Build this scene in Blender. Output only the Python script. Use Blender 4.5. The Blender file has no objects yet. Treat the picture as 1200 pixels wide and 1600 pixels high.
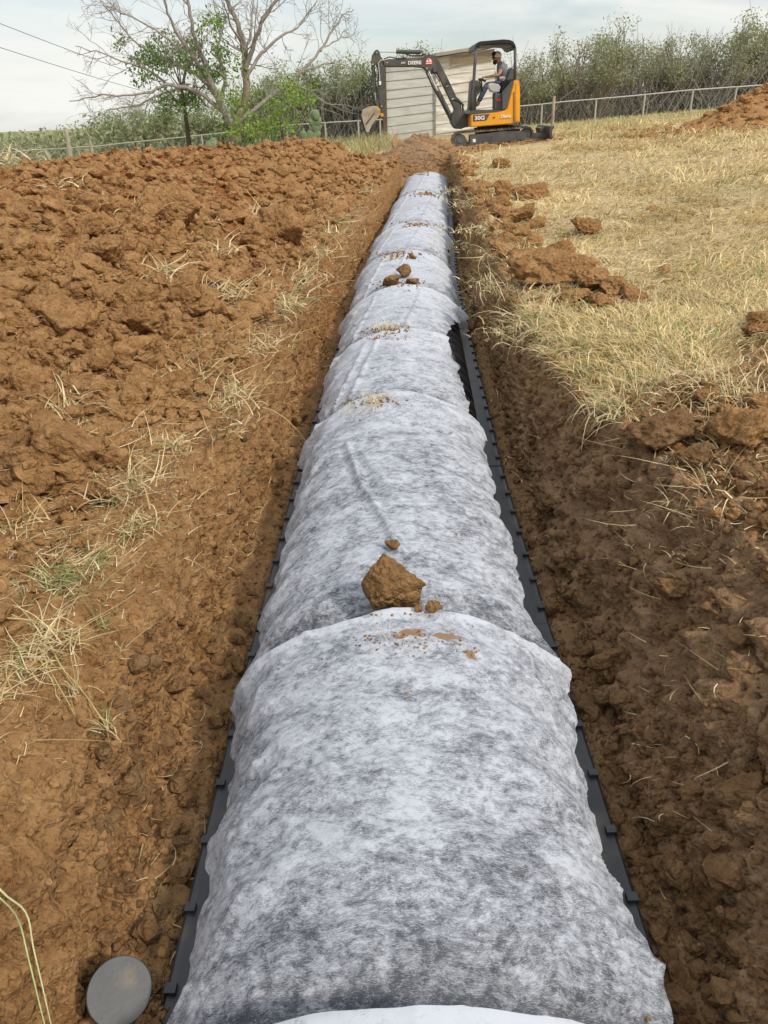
import bpy, bmesh, math, random
import numpy as np
from mathutils import Vector, Matrix
from mathutils.bvhtree import BVHTree
R = np.random.RandomState(7)
random.seed(7)
sc = bpy.context.scene
COL = sc.collection
# ------------------------------------------------------------------ camera maths (pixels of a 1200x1600 picture)
F = 1180.; PIT = math.radians(28.3); ROLL = math.radians(2.5); CZ = 1.5
def ray(px, py):
    x = px-600; y = py-800
    c, s = math.cos(ROLL), math.sin(ROLL)
    x2 = x*c-y*s; y2 = y*c+x*s
    return (x2/F, math.cos(PIT)-y2/F*math.sin(PIT), -math.sin(PIT)-y2/F*math.cos(PIT))
def U(px, py, z):
    d = ray(px, py); t = (z-CZ)/d[2]; return (d[0]*t, d[1]*t, z)
def UY(px, py, Y):
    d = ray(px, py); t = Y/d[1]; return (d[0]*t, Y, CZ+d[2]*t)
def proj(X, Y, Z):          # world -> pixel (numpy)
    cp, sp = math.cos(PIT), math.sin(PIT)
    dz = Z-CZ
    zc = Y*cp-dz*sp; yc = -(Y*sp+dz*cp)
    x2 = F*X/zc; y2 = F*yc/zc
    c, s = math.cos(ROLL), math.sin(ROLL)
    return 600+x2*c+y2*s, 800-x2*s+y2*c, zc
# ------------------------------------------------------------------ noise
def _h(ix, iy, iz, seed):
    h = (ix.astype(np.int64)*374761393 + iy.astype(np.int64)*668265263 + iz.astype(np.int64)*2147483647 + seed*1274126177) & 0xffffffff
    h = ((h ^ (h >> 13))*1274126177) & 0xffffffff
    h = ((h ^ (h >> 16))*2246822519) & 0xffffffff
    return ((h ^ (h >> 15)) & 0xffffff)/16777216.0
def vnoise(p, seed=0):
    i = np.floor(p); f = p-i; f = f*f*f*(f*(f*6-15)+10); i = i.astype(np.int64)
    r = 0
    for a in (0, 1):
        wx = f[:, 0] if a else 1-f[:, 0]
        for b in (0, 1):
            wy = f[:, 1] if b else 1-f[:, 1]
            for c in (0, 1):
                wz = f[:, 2] if c else 1-f[:, 2]
                r = r+wx*wy*wz*_h(i[:, 0]+a, i[:, 1]+b, i[:, 2]+c, seed)
    return r*2-1
_rot = np.array([[0.36, 0.48, -0.8], [-0.8, 0.6, 0.0], [0.48, 0.64, 0.6]])
def fbm(p, sc_=1.0, oct_=4, seed=0, gain=.5):
    q = p*sc_; a = 1.; r = 0; t = 0
    for k in range(oct_):
        r = r+a*vnoise(q, seed+k*17); t += a; a *= gain; q = (q@_rot)*2.03+3.1
    return r/t
def worley(p, sc_=1.0, seed=0, jit=1.0):
    q = p*sc_; i = np.floor(q).astype(np.int64)
    f1 = np.full(len(q), 9.); f2 = np.full(len(q), 9.); idv = np.zeros(len(q))
    for a in (-1, 0, 1):
        for b in (-1, 0, 1):
            for c in (-1, 0, 1):
                x = i[:, 0]+a; y = i[:, 1]+b; z = i[:, 2]+c
                h1 = _h(x, y, z, seed); h2 = _h(x, y, z, seed+1); h3 = _h(x, y, z, seed+2)
                d = np.sqrt((x+.5+jit*(h1-.5)-q[:, 0])**2+(y+.5+jit*(h2-.5)-q[:, 1])**2+(z+.5+jit*(h3-.5)-q[:, 2])**2)
                m = d < f1
                f2 = np.where(m, f1, np.minimum(f2, d)); idv = np.where(m, h1, idv); f1 = np.where(m, d, f1)
    return f1, f2, idv
def sstep(a, b, x):
    t = np.clip((x-a)/(b-a), 0, 1); return t*t*(3-2*t)
# ------------------------------------------------------------------ object helpers
def link(o, parent=None):
    COL.objects.link(o)
    if parent is not None:
        o.parent = parent
        o.location = Vector(o.location)-parent.location if o.get('_abs') else o.location
    return o
def tag(o, label=None, cat=None, group=None, kind=None):
    if label: o['label'] = label
    if cat: o['category'] = cat
    if group: o['group'] = group
    if kind: o['kind'] = kind
    return o
def np_mesh(name, V, faces=None, quads=None, tris=None, mat=None, parent=None, smooth=False, attrs=None, origin=None):
    me = bpy.data.meshes.new(name)
    V = np.asarray(V, dtype=np.float32).reshape(-1, 3)
    off = None
    if parent is not None: off = np.array(parent.location, dtype=np.float32)
    elif origin is not None: off = np.array(origin, dtype=np.float32)
    if off is not None: V = V-off
    if faces is not None:
        me.from_pydata([tuple(v) for v in V.tolist()], [], faces)
    else:
        q = np.asarray(quads, dtype=np.int32).reshape(-1, 4) if quads is not None else np.zeros((0, 4), np.int32)
        t = np.asarray(tris, dtype=np.int32).reshape(-1, 3) if tris is not None else np.zeros((0, 3), np.int32)
        me.vertices.add(len(V)); me.vertices.foreach_set('co', V.ravel())
        nl = q.size+t.size
        me.loops.add(nl); me.loops.foreach_set('vertex_index', np.concatenate([q.ravel(), t.ravel()]))
        me.polygons.add(len(q)+len(t))
        st = np.concatenate([np.arange(len(q))*4, q.size+np.arange(len(t))*3]).astype(np.int32)
        me.polygons.foreach_set('loop_start', st)
        me.update(calc_edges=True)
    me.polygons.foreach_set('use_smooth', np.full(len(me.polygons), smooth, dtype=bool))
    if attrs:
        for k, v in attrs.items():
            v = np.asarray(v, dtype=np.float32)
            if v.ndim == 1:
                a = me.attributes.new(k, 'FLOAT', 'POINT'); a.data.foreach_set('value', v)
            else:
                a = me.attributes.new(k, 'FLOAT_COLOR', 'POINT')
                a.data.foreach_set('color', np.concatenate([v, np.ones((len(v), 1), np.float32)], 1).ravel())
    if mat is not None: me.materials.append(mat)
    me.validate() if faces is not None else None
    o = bpy.data.objects.new(name, me); COL.objects.link(o)
    if parent is not None: o.parent = parent
    elif origin is not None: o.location = origin
    return o
def empty(name, loc):
    o = bpy.data.objects.new(name, None); o.location = loc; o.empty_display_size = .1; COL.objects.link(o); return o
class MB:
    def __init__(s): s.v = []; s.f = []
    def add(s, v, f):
        n = len(s.v); s.v.extend(v); s.f.extend([tuple(i+n for i in q) for q in f]); return s
    def box(s, c, h, rot=None):
        vs = []
        for x in (-1, 1):
            for y in (-1, 1):
                for z in (-1, 1):
                    q = Vector((x*h[0], y*h[1], z*h[2]))
                    if rot is not None: q = rot@q
                    vs.append(tuple(Vector(c)+q))
        return s.add(vs, [(0, 1, 3, 2), (4, 6, 7, 5), (0, 4, 5, 1), (2, 3, 7, 6), (0, 2, 6, 4), (1, 5, 7, 3)])
    def tube(s, pts, rad, n=8, cap=True):
        pts = [Vector(p) for p in pts]
        if not hasattr(rad, '__len__'): rad = [rad]*len(pts)
        vs = []; prev = None
        for i, p in enumerate(pts):
            d = (pts[min(i+1, len(pts)-1)]-pts[max(i-1, 0)])
            if d.length < 1e-9: d = Vector((0, 0, 1))
            d.normalize()
            a = prev if prev is not None else (Vector((0, 0, 1)) if abs(d.z) < .9 else Vector((1, 0, 0)))
            a = (a-d*a.dot(d)); a.normalize(); prev = a; b = d.cross(a)
            for k in range(n):
                t = 2*math.pi*(k+.5)/n
                vs.append(tuple(p+(a*math.cos(t)+b*math.sin(t))*rad[i]))
        fs = [(i*n+k, i*n+(k+1) % n, (i+1)*n+(k+1) % n, (i+1)*n+k) for i in range(len(pts)-1) for k in range(n)]
        if cap: fs += [tuple(range(n-1, -1, -1)), tuple((len(pts)-1)*n+k for k in range(n))]
        return s.add(vs, fs)
    def prism(s, outline, Y0, Y1):         # outline: world (x,z) pairs, extruded along Y
        n = len(outline)
        vs = [(x, Y0, z) for x, z in outline]+[(x, Y1, z) for x, z in outline]
        return s.add(vs, [tuple(range(n)), tuple(range(2*n-1, n-1, -1))]+[(i, i+n, (i+1) % n+n, (i+1) % n) for i in range(n)])
    def build(s, name, mat, parent=None, bevel=0, smooth=False, origin=None):
        o = np_mesh(name, np.array(s.v), faces=s.f, mat=mat, parent=parent, smooth=smooth, origin=origin)
        bm = bmesh.new(); bm.from_mesh(o.data); bmesh.ops.recalc_face_normals(bm, faces=bm.faces)
        if bevel:
            es = [e for e in bm.edges if len(e.link_faces) == 2 and e.calc_face_angle(0) > .5]
            bmesh.ops.bevel(bm, geom=es, offset=bevel, segments=2, affect='EDGES', clamp_overlap=True)
        bm.to_mesh(o.data); bm.free()
        return o
# ------------------------------------------------------------------ materials
def newmat(name):
    m = bpy.data.materials.new(name); m.use_nodes = True
    nt = m.node_tree; nt.nodes.clear()
    return m, nt, nt.nodes, nt.links
def N(nt, t, **kw):
    n = nt.nodes.new(t)
    for k, v in kw.items():
        if k in n.inputs: n.inputs[k].default_value = v
        else: setattr(n, k, v)
    return n
def pbr(name, col, rough=.6, metal=0, var=.15, vs=12, bump=.0, bs=60, spec=.4, dirt=None):
    m, nt, ns, L = newmat(name)
    out = N(nt, 'ShaderNodeOutputMaterial'); b = N(nt, 'ShaderNodeBsdfPrincipled')
    b.inputs['Roughness'].default_value = rough; b.inputs['Metallic'].default_value = metal
    b.inputs['Specular IOR Level'].default_value = spec
    g = N(nt, 'ShaderNodeNewGeometry'); no = N(nt, 'ShaderNodeTexNoise'); no.inputs['Scale'].default_value = vs; no.inputs['Detail'].default_value = 6
    L.new(g.outputs['Position'], no.inputs['Vector'])
    r = N(nt, 'ShaderNodeValToRGB'); e = r.color_ramp.elements
    c = np.array(col)
    e[0].position = .3; e[1].position = .7
    e[0].color = (*(c*(1-var)), 1); e[1].color = (*np.clip(c*(1+var), 0, 1), 1)
    L.new(no.outputs[0], r.inputs[0])
    last = r.outputs[0]
    if dirt:
        n2 = N(nt, 'ShaderNodeTexNoise'); n2.inputs['Scale'].default_value = dirt[1]; n2.inputs['Detail'].default_value = 8
        L.new(g.outputs['Position'], n2.inputs['Vector'])
        mr = N(nt, 'ShaderNodeMapRange'); mr.inputs[1].default_value = dirt[2]; mr.inputs[2].default_value = dirt[2]+.15; mr.inputs[4].default_value = dirt[3]
        L.new(n2.outputs[0], mr.inputs[0])
        mx = N(nt, 'ShaderNodeMix'); mx.data_type = 'RGBA'; mx.inputs['B'].default_value = (*dirt[0], 1)
        L.new(mr.outputs[0], mx.inputs[0]); L.new(last, mx.inputs['A']); last = mx.outputs['Result']
    L.new(last, b.inputs['Base Color'])
    if bump:
        n3 = N(nt, 'ShaderNodeTexNoise'); n3.inputs['Scale'].default_value = bs; n3.inputs['Detail'].default_value = 5
        L.new(g.outputs['Position'], n3.inputs['Vector'])
        bp = N(nt, 'ShaderNodeBump'); bp.inputs['Strength'].default_value = bump; bp.inputs['Distance'].default_value = .01
        L.new(n3.outputs[0], bp.inputs['Height']); L.new(bp.outputs[0], b.inputs['Normal'])
    L.new(b.outputs[0], out.inputs[0])
    return m
def mixc(nt, fac, a, b):
    mx = N(nt, 'ShaderNodeMix'); mx.data_type = 'RGBA'
    if hasattr(fac, 'links'): nt.links.new(fac, mx.inputs[0])
    else: mx.inputs[0].default_value = fac
    for s, v in (('A', a), ('B', b)):
        if hasattr(v, 'links'): nt.links.new(v, mx.inputs[s])
        else: mx.inputs[s].default_value = (*v, 1)
    return mx.outputs['Result']
def nz(nt, vec, scale, detail=5, dist=0, rough=.55):
    n = N(nt, 'ShaderNodeTexNoise'); n.inputs['Scale'].default_value = scale; n.inputs['Detail'].default_value = detail
    n.inputs['Distortion'].default_value = dist; n.inputs['Roughness'].default_value = rough
    nt.links.new(vec, n.inputs['Vector']); return n.outputs[0]
def rng(nt, v, a, b, c=0, d=1):
    m = N(nt, 'ShaderNodeMapRange'); m.inputs[1].default_value = a; m.inputs[2].default_value = b; m.inputs[3].default_value = c; m.inputs[4].default_value = d
    nt.links.new(v, m.inputs[0]); return m.outputs[0]
def mth(nt, op, a, b=None):
    m = N(nt, 'ShaderNodeMath'); m.operation = op
    for i, v in enumerate((a, b)):
        if v is None: continue
        if hasattr(v, 'links'): nt.links.new(v, m.inputs[i])
        else: m.inputs[i].default_value = v
    return m.outputs[0]
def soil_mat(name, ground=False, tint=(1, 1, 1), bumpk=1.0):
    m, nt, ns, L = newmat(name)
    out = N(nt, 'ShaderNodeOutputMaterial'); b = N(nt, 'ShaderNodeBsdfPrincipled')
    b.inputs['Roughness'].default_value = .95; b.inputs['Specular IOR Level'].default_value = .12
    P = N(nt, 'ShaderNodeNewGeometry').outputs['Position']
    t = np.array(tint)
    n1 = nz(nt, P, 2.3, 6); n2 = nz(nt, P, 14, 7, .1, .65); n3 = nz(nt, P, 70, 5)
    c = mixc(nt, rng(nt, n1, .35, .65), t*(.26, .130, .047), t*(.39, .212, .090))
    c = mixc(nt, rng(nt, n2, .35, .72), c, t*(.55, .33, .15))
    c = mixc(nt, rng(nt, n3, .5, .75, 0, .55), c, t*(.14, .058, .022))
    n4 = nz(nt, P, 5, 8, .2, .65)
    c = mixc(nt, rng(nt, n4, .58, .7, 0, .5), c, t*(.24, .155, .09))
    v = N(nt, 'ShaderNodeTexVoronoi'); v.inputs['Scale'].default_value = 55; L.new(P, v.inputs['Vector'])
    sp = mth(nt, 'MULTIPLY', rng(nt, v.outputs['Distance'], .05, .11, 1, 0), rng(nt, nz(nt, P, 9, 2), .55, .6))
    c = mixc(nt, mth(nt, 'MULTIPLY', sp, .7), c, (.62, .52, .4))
    if ground:
        a = N(nt, 'ShaderNodeAttribute'); a.attribute_name = 'grass'
        a2 = N(nt, 'ShaderNodeAttribute'); a2.attribute_name = 'green'
        a3 = N(nt, 'ShaderNodeAttribute'); a3.attribute_name = 'red'
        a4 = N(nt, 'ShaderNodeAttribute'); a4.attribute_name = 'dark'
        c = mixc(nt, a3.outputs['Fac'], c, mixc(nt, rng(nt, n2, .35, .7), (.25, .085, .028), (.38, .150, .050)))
        c = mixc(nt, mth(nt, 'MULTIPLY', a4.outputs['Fac'], .6), c, mixc(nt, rng(nt, n2, .35, .7), (.22, .145, .088), (.42, .29, .19)))  # greyer soil tone that paints in the shade of the right side and floor
        mp = N(nt, 'ShaderNodeMapping'); mp.inputs['Scale'].default_value = (1, .45, 1); L.new(P, mp.inputs[0])
        gs = nz(nt, mp.outputs[0], 30, 8, 1.5); gb = nz(nt, P, 1.1, 5)
        g = mixc(nt, rng(nt, gs, .36, .64), (.44, .31, .16), (.80, .65, .39))
        g = mixc(nt, rng(nt, gb, .45, .62, 0, .7), g, mixc(nt, rng(nt, gs, .3, .7), (.36, .24, .11), (.58, .43, .21)))
        gg = mixc(nt, rng(nt, gs, .3, .7), (.15, .17, .06), (.36, .36, .16))
        g = mixc(nt, a2.outputs['Fac'], g, gg)
        msk = mth(nt, 'ADD', a.outputs['Fac'], mth(nt, 'MULTIPLY', mth(nt, 'SUBTRACT', gs, .5), .9))
        c = mixc(nt, rng(nt, msk, .4, .62), c, g)
    L.new(c, b.inputs['Base Color'])
    # bump: crumbs and fine grain
    v2 = N(nt, 'ShaderNodeTexVoronoi'); v2.inputs['Scale'].default_value = 48; v2.inputs['Randomness'].default_value = 1
    dp = N(nt, 'ShaderNodeVectorMath'); dp.operation = 'ADD'; L.new(P, dp.inputs[0])
    nn = N(nt, 'ShaderNodeTexNoise'); nn.inputs['Scale'].default_value = 25; L.new(P, nn.inputs['Vector'])
    sv = N(nt, 'ShaderNodeVectorMath'); sv.operation = 'SCALE'; sv.inputs['Scale'].default_value = .016; L.new(nn.outputs['Color'], sv.inputs[0]); L.new(sv.outputs[0], dp.inputs[1])
    L.new(dp.outputs[0], v2.inputs['Vector'])
    def vor(s):
        q = N(nt, 'ShaderNodeTexVoronoi'); q.inputs['Scale'].default_value = s; L.new(dp.outputs[0], q.inputs['Vector']); return q.outputs['Distance']
    h = mth(nt, 'ADD', mth(nt, 'MULTIPLY', vor(27), -1.3), mth(nt, 'MULTIPLY', vor(62), -.75))
    h = mth(nt, 'ADD', h, mth(nt, 'MULTIPLY', vor(140), -.35)); h = mth(nt, 'ADD', h, mth(nt, 'MULTIPLY', nz(nt, P, 150, 5, 0, .7), .5))
    h = mth(nt, 'ADD', h, mth(nt, 'MULTIPLY', nz(nt, P, 18, 8, 0, .7), 2.0))
    bp = N(nt, 'ShaderNodeBump'); bp.inputs['Strength'].default_value = .85*bumpk; bp.inputs['Distance'].default_value = .026
    L.new(h, bp.inputs['Height']); L.new(bp.outputs[0], b.inputs['Normal'])
    L.new(b.outputs[0], out.inputs[0])
    return m
M = {}
M['ground'] = soil_mat('ground_soil', True)
M['soil'] = soil_mat('clod_soil', tint=(1.02, 1.0, .98))
M['soil_red'] = soil_mat('red_soil', tint=(.93, .82, .74))
M['soil_shade'] = soil_mat('shade_soil', tint=(.66, .68, .74))  # same soil tinted darker, shade put into the colour for right side and floor
M['soil_pale'] = soil_mat('pale_soil', tint=(1.2, 1.17, 1.12))
def attr_mat(name, rough=.75, spec=.2, transl=.25):
    m, nt, ns, L = newmat(name)
    out = N(nt, 'ShaderNodeOutputMaterial'); b = N(nt, 'ShaderNodeBsdfPrincipled')
    b.inputs['Roughness'].default_value = rough; b.inputs['Specular IOR Level'].default_value = spec
    a = N(nt, 'ShaderNodeAttribute'); a.attribute_name = 'Col'
    n = nz(nt, N(nt, 'ShaderNodeNewGeometry').outputs['Position'], 40, 3)
    mxr = N(nt, 'ShaderNodeMix'); mxr.data_type = 'RGBA'; mxr.blend_type = 'MULTIPLY'; mxr.inputs[0].default_value = 1
    L.new(a.outputs['Color'], mxr.inputs['A'])
    cr = N(nt, 'ShaderNodeCombineColor'); r = rng(nt, n, .3, .7, .8, 1.15)
    for i in range(3): L.new(r, cr.inputs[i])
    L.new(cr.outputs[0], mxr.inputs['B'])
    L.new(mxr.outputs['Result'], b.inputs['Base Color'])
    tr = N(nt, 'ShaderNodeBsdfTranslucent'); L.new(mxr.outputs['Result'], tr.inputs[0])
    mx = N(nt, 'ShaderNodeMixShader'); mx.inputs[0].default_value = transl
    L.new(b.outputs[0], mx.inputs[1]); L.new(tr.outputs[0], mx.inputs[2]); L.new(mx.outputs[0], out.inputs[0])
    return m
M['grass'] = attr_mat('dry_grass')
M['leaf'] = attr_mat('leaf', .6, .3, .35)
M['bark'] = pbr('bark', (.22, .18, .14), .95, var=.3, vs=15, bump=.5)
M['bark_pale'] = pbr('pale_bark', (.29, .265, .235), .95, var=.25, vs=15, bump=.4)
M['plastic'] = pbr('black_plastic', (.024, .028, .035), .42, var=.3, vs=20, spec=.5, dirt=((.10, .07, .045), 9, .56, .6))
M['cap'] = pbr('grey_plastic', (.052, .056, .06), .5, var=.12, vs=25, spec=.5, dirt=((.2, .14, .09), 12, .57, .55), bump=.06, bs=90)
# ------------------------------------------------------------------ trench layout
cY = [-60, 0, .78, 1.75, 2.45, 3.35, 4.4, 7.2, 9.8, 15.1, 16.6, 30, 60]; cX = [0, .012, .013, .033, .054, .085, .15, .31, .55, 1.043, 1.16, 1.9, 2.0]
def XC(Y): return np.interp(Y, cY, cX)
def G(X, Y):
    return .5+.042*np.clip(X, -30, 25)-.012*np.clip(np.abs(Y)-60, 0, 400)*0
TEND = 16.9
def rimL(Y): return np.interp(Y, [0, 1.6, 2.0, 2.9, 4.4, 10, 15], [.87, .83, .82, .745, .73, .71, .60])
def rimR(Y): return np.interp(Y, [0, 1.2, 1.7, 2.2, 2.5, 3.4, 4.5, 7.7, 15], [.92, .92, .87, .8, .73, .645, .66, .68, .52])
def baseL(Y): return np.interp(Y, [0, 5, 15], [.645, .60, .52])
def baseR(Y): return np.interp(Y, [0, 5, 15], [.585, .585, .50])
def heap(X, Y):           # spoil bank on the left, extra height above the natural ground
    u = X-XC(Y)
    h = sstep(.72, 2.0, -u)*(1-sstep(5.6, 7.6, -u))*(1-sstep(14.2, 16.2, Y+.25*u))
    P = np.stack([X, Y, X*0], 1)
    h = h*(.43+.11*fbm(P, .55, 3, 5)+.05*sstep(-2.5, -5, u))+.09*sstep(.7, .95, -u)*(1-sstep(14, 16, Y))*(Y > 2)
    # far end banks up close to the trench
    h = h+.03*np.exp(-((Y-13.6)/2.3)**2)*sstep(.7, 1.1, -u)*(1-sstep(2.5, 5, -u))
    return h
# ------------------------------------------------------------------ ground sheet
ys = [-1500, -700, -300, -120, -50, -20, -8, -3, -1.2, -.5, -.1]; y = .15
while y < 20.5:
    ys.append(y); y += .0062*max(1., (y*.88+.6)/1.5)**1.35
while y < 3000:
    ys.append(y); y += .2*(y/20.)**1.6
ys = np.array(ys); nr = len(ys)
eL = [0]; e = 0
while e < 2600:
    e += .008+.0042*e if e < 8 else .06+.25*(e-8)
    eL.append(e)
eR = [0]; e = 0
while e < 2600:
    e += .009+.0052*e if e < 8 else .06+.25*(e-8)
    eR.append(e)
eL = np.array(eL[1:])[::-1]; eR = np.array(eR[1:])
NW = 66; NFL = 120
cols = [('L', v) for v in eL]+[('WL', i/NW) for i in range(NW)]+[('F', i/NFL) for i in range(NFL)]+[('WR', i/NW) for i in range(NW+1)]+[('R', v) for v in eR]
kind = np.array([{'L': 0, 'WL': 1, 'F': 2, 'WR': 3, 'R': 4}[c[0]] for c in cols]); par = np.array([c[1] for c in cols]); ncl = len(cols)
Yg = np.repeat(ys[:, None], ncl, 1); K = np.repeat(kind[None], nr, 0); Pm = np.repeat(par[None], nr, 0)
rl, rr, bl, br = rimL(Yg), rimR(Yg), baseL(Yg), baseR(Yg)
trench = (1-sstep(15.7, 17.3, Yg))*sstep(-8.5, -7.5, Yg)
u = np.select([K == 0, K == 1, K == 2, K == 3, K == 4], [-rl-Pm, -rl+(rl-bl)*Pm**.62, -bl+(bl+br)*Pm, br+(rr-br)*Pm, rr+Pm])
Xg = u+XC(Yg)
Pf = lambda: np.stack([Xg.ravel(), Yg.ravel(), Zg.ravel()], 1)
topz = G(Xg, Yg)-.13*np.exp(-((Yg-20.2)/1.3)**2-((Xg-3.1)/2.2)**2)+heap(Xg.ravel(), Yg.ravel()).reshape(Xg.shape)
# drop the natural land away in the far left so the brush sits below the horizon
topz = topz-.9*sstep(26, 60, Yg)*sstep(2, -10, Xg)-.05*np.clip(Yg-95, 0, 500)*sstep(6, -10, Xg)-1.0*sstep(60, 500, Yg)
wl = 1-sstep(0, 1, Pm); wr = sstep(0, 1, Pm)
wallz = np.select([K == 0, K == 1, K == 2, K == 3, K == 4], [1, 1-Pm**.9, 0, Pm**1.1, 1.])
Zg = topz*(wallz*trench+(1-trench))
# profile shaping: near left wall keeps a leaning upper shelf
sh = (K == 1)*np.exp(-((Yg-1.35)/.55)**2)*np.sin(np.clip(Pm/.62, 0, 1)*math.pi)*.07
Xg = Xg+sh
# normals of the base grid
def gnorm(X, Y, Z):
    dxi, dxj = np.gradient(X); dyi, dyj = np.gradient(Y); dzi, dzj = np.gradient(Z)
    n = np.cross(np.stack([dxj, dyj, dzj], -1), np.stack([dxi, dyi, dzi], -1))
    n /= np.linalg.norm(n, axis=-1, keepdims=True)+1e-12
    return n
Nn = gnorm(Xg, Yg, Zg); Nn[Nn[..., 2] < 0] *= 1
Nn = Nn.reshape(-1, 3)
P0 = Pf(); kf = K.ravel(); uf = u.ravel(); yf = Yg.ravel()
near = (1-sstep(17, 24, np.abs(yf)))*(1-sstep(9, 14, np.abs(uf)))*(yf > -1)
act = near > 0
A = np.where(act)[0]; Pa = P0[A]; ka = kf[A]; ua = uf[A]; ya = yf[A]; pa = Pm.ravel()[A]
f_big = fbm(Pa, 1.7, 4, 1); f_mid = fbm(Pa, 6., 4, 2); f_fine = fbm(Pa, 24., 4, 3)
warp = Pa+.04*np.stack([fbm(Pa, 7, 2, 31), fbm(Pa, 7, 2, 32), fbm(Pa, 7, 2, 33)], 1)
w1, w2, wid = worley(warp, 7.5, 40)
v1, v2, vid = worley(warp, 19., 50)
x1, x2, xid = worley(warp, 42., 60)
clod = (np.clip(.62-w1, 0, 1)*(.3+wid))                       # domes with random height
clod2 = np.clip(.6-v1, 0, 1)*(.3+vid); clod3 = np.clip(.6-x1, 0, 1)*(.3+xid)
crack = np.clip(1-(w2-w1)/.10, 0, 1)**1.5; crack2 = np.clip(1-(v2-v1)/.12, 0, 1)
mL = sstep(0, .1, -ua-np.interp(ya, [0, 1.6, 3, 20], [.83, .83, .74, .6]))
isbankL = (ka == 0)*(1-sstep(7, 8.5, -ua))
isR = (ka == 4)
# right side: bare chunky ground near the camera and in patches, grass elsewhere
gr_edge = fbm(Pa, 1.3, 4, 77)
er = ua-np.interp(ya, [0, 1.2, 1.7, 2.2, 2.5, 3.4, 4.5, 7.7, 15], [.92, .92, .87, .8, .73, .645, .66, .68, .52])
px_, py_, zc_ = proj(Pa[:, 0], Pa[:, 1], Pa[:, 2])
bareR = np.clip((1-sstep(2.35, 2.75, ya+.5*gr_edge))+np.exp(-(((ua-1.75)/.5)**2+((ya-2.95)/.32)**2)*1.2)*1.0
                +np.exp(-(((ua-.95)/.33)**2+((ya-4.75)/.5)**2))*1.1, 0, 1)
bareR = np.clip(bareR+(1-sstep(.02, .22+.1*gr_edge, er))*sstep(4.9, 6, ya)*(.5+.5*(fbm(Pa, .9, 2, 91) > -.2)), 0, 1)
grassR = isR*(1-bareR)*sstep(.0, .05, er+.05*gr_edge)
# disp
d = np.zeros(len(A))
rough_b = .05*f_big+.02*f_mid+.010*f_fine+.07*clod*sstep(.0, .3, -ua-.75)+.03*clod2+.010*clod3
rough_w = .035*f_big+.03*f_mid+.012*f_fine+.022*clod+.014*clod2+.004*clod3-.012*crack*(f_mid > 0)-.005*crack2
scr = fbm(Pa*np.array([1, 1.6, .18]), 16, 3, 8); scr2 = fbm(Pa*np.array([1, 1, .12]), 40, 2, 9)
bil = np.abs(fbm(Pa*np.array([1, 1, .7]), 9, 5, 18, .62)); bil2 = np.abs(fbm(Pa, 26, 4, 19, .6))
rough_w = rough_w*.8+.022*scr+.009*scr2+.045*bil+.020*bil2+.018*clod3
ta, tb = U(238, 1140, .34), U(20, 1350, .28)
tl = np.interp(ya, [tb[1], ta[1]], [.62, .30]); tw = np.exp(-((pa-tl)/.07)**2)*sstep(tb[1]-.05, tb[1], ya)*sstep(ta[1]+.05, ta[1], ya)*(ka == 1)
saw = (ya/.034+.25*vnoise(np.stack([ya*9, ya*0, ya*0], 1), 3)) % 1
rough_w = rough_w-tw*(.015+.045*saw)
ridge = 1-np.abs(fbm(Pa, 4.2, 5, 15, .6))*2
rough_wr = rough_w*1.2+(.035*clod+.045*ridge*(.5+clod)+.020*f_mid-.018*crack*(f_big > -.1))*sstep(3.2, 1.4, ya)+.035*f_big*sstep(3, 1, ya)+.016*ridge+.010*f_fine
rough_f = .018*f_big+.012*f_mid+.010*f_fine+.034*clod2+.022*clod3+.02*clod
rough_f = rough_f*sstep(.44, .54, np.abs(ua))-.03*sstep(.52, .46, np.abs(ua))
rough_r = bareR*(.07*f_big+.05*f_mid+.022*f_fine+.045*clod+.035*clod2+.014*clod3-.03*crack+.03*(1-np.abs(fbm(Pa, 4.2, 5, 15, .6))*2))+(1-bareR)*(.03*f_big+.014*f_mid+.008*f_fine+.01*clod2)
rough_b = rough_b+.010*bil+.010*bil2; rough_r = rough_r+bareR*(.05*bil+.02*bil2)
d = np.select([ka == 0, ka == 1, ka == 2, ka == 3, ka == 4], [rough_b, rough_w, rough_f, rough_wr, rough_r])
rim = np.where(ka == 1, 1-pa, np.where(ka == 3, pa, np.where(ka == 0, np.exp(-(-ua-.75)*6), np.where(ka == 4, np.exp(-np.clip(er, 0, 9)*6), 0))))
d = d*near[A]
Pd = P0.copy(); Pd[A] += Nn[A]*d[:, None]
# ragged rim: push the lip of the trench in and out, a little slump at the top
lip = np.exp(-((rim-1)/.35)**2)*near[A]*((ka == 1)|(ka == 0)|(ka == 3)|(ka == 4))*np.exp(-np.clip(np.where(ka == 4, er, -ua-.74), 0, 9)*5)
wob = fbm(np.stack([ya, ya*0+np.sign(ua)*5, ya*0], 1), 3.2, 4, 12)
Pd[A, 0] += lip*.05*wob*np.sign(ua); Pd[A, 2] -= lip*np.where(np.abs(ua) < 9, .035, 0)*(1+wob)
mask = np.zeros(len(P0)); mask[A] = grassR*near[A]
far = 1-near
natural = np.where((uf > 0) | (yf > 15.5) | (uf < -7), 1., 0.)
mask = np.maximum(mask, far*natural*np.where(yf < 0, 0, 1))
mask[A] = np.maximum(mask[A], (ka == 0)*sstep(6.6, 7.6, -ua+.4*gr_edge)); mask[A] = np.maximum(mask[A], sstep(15.6, 16.6, ya)*(ka == 0))
mask[A] = np.maximum(mask[A], (ka == 4)*sstep(16, 17, ya))
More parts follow.
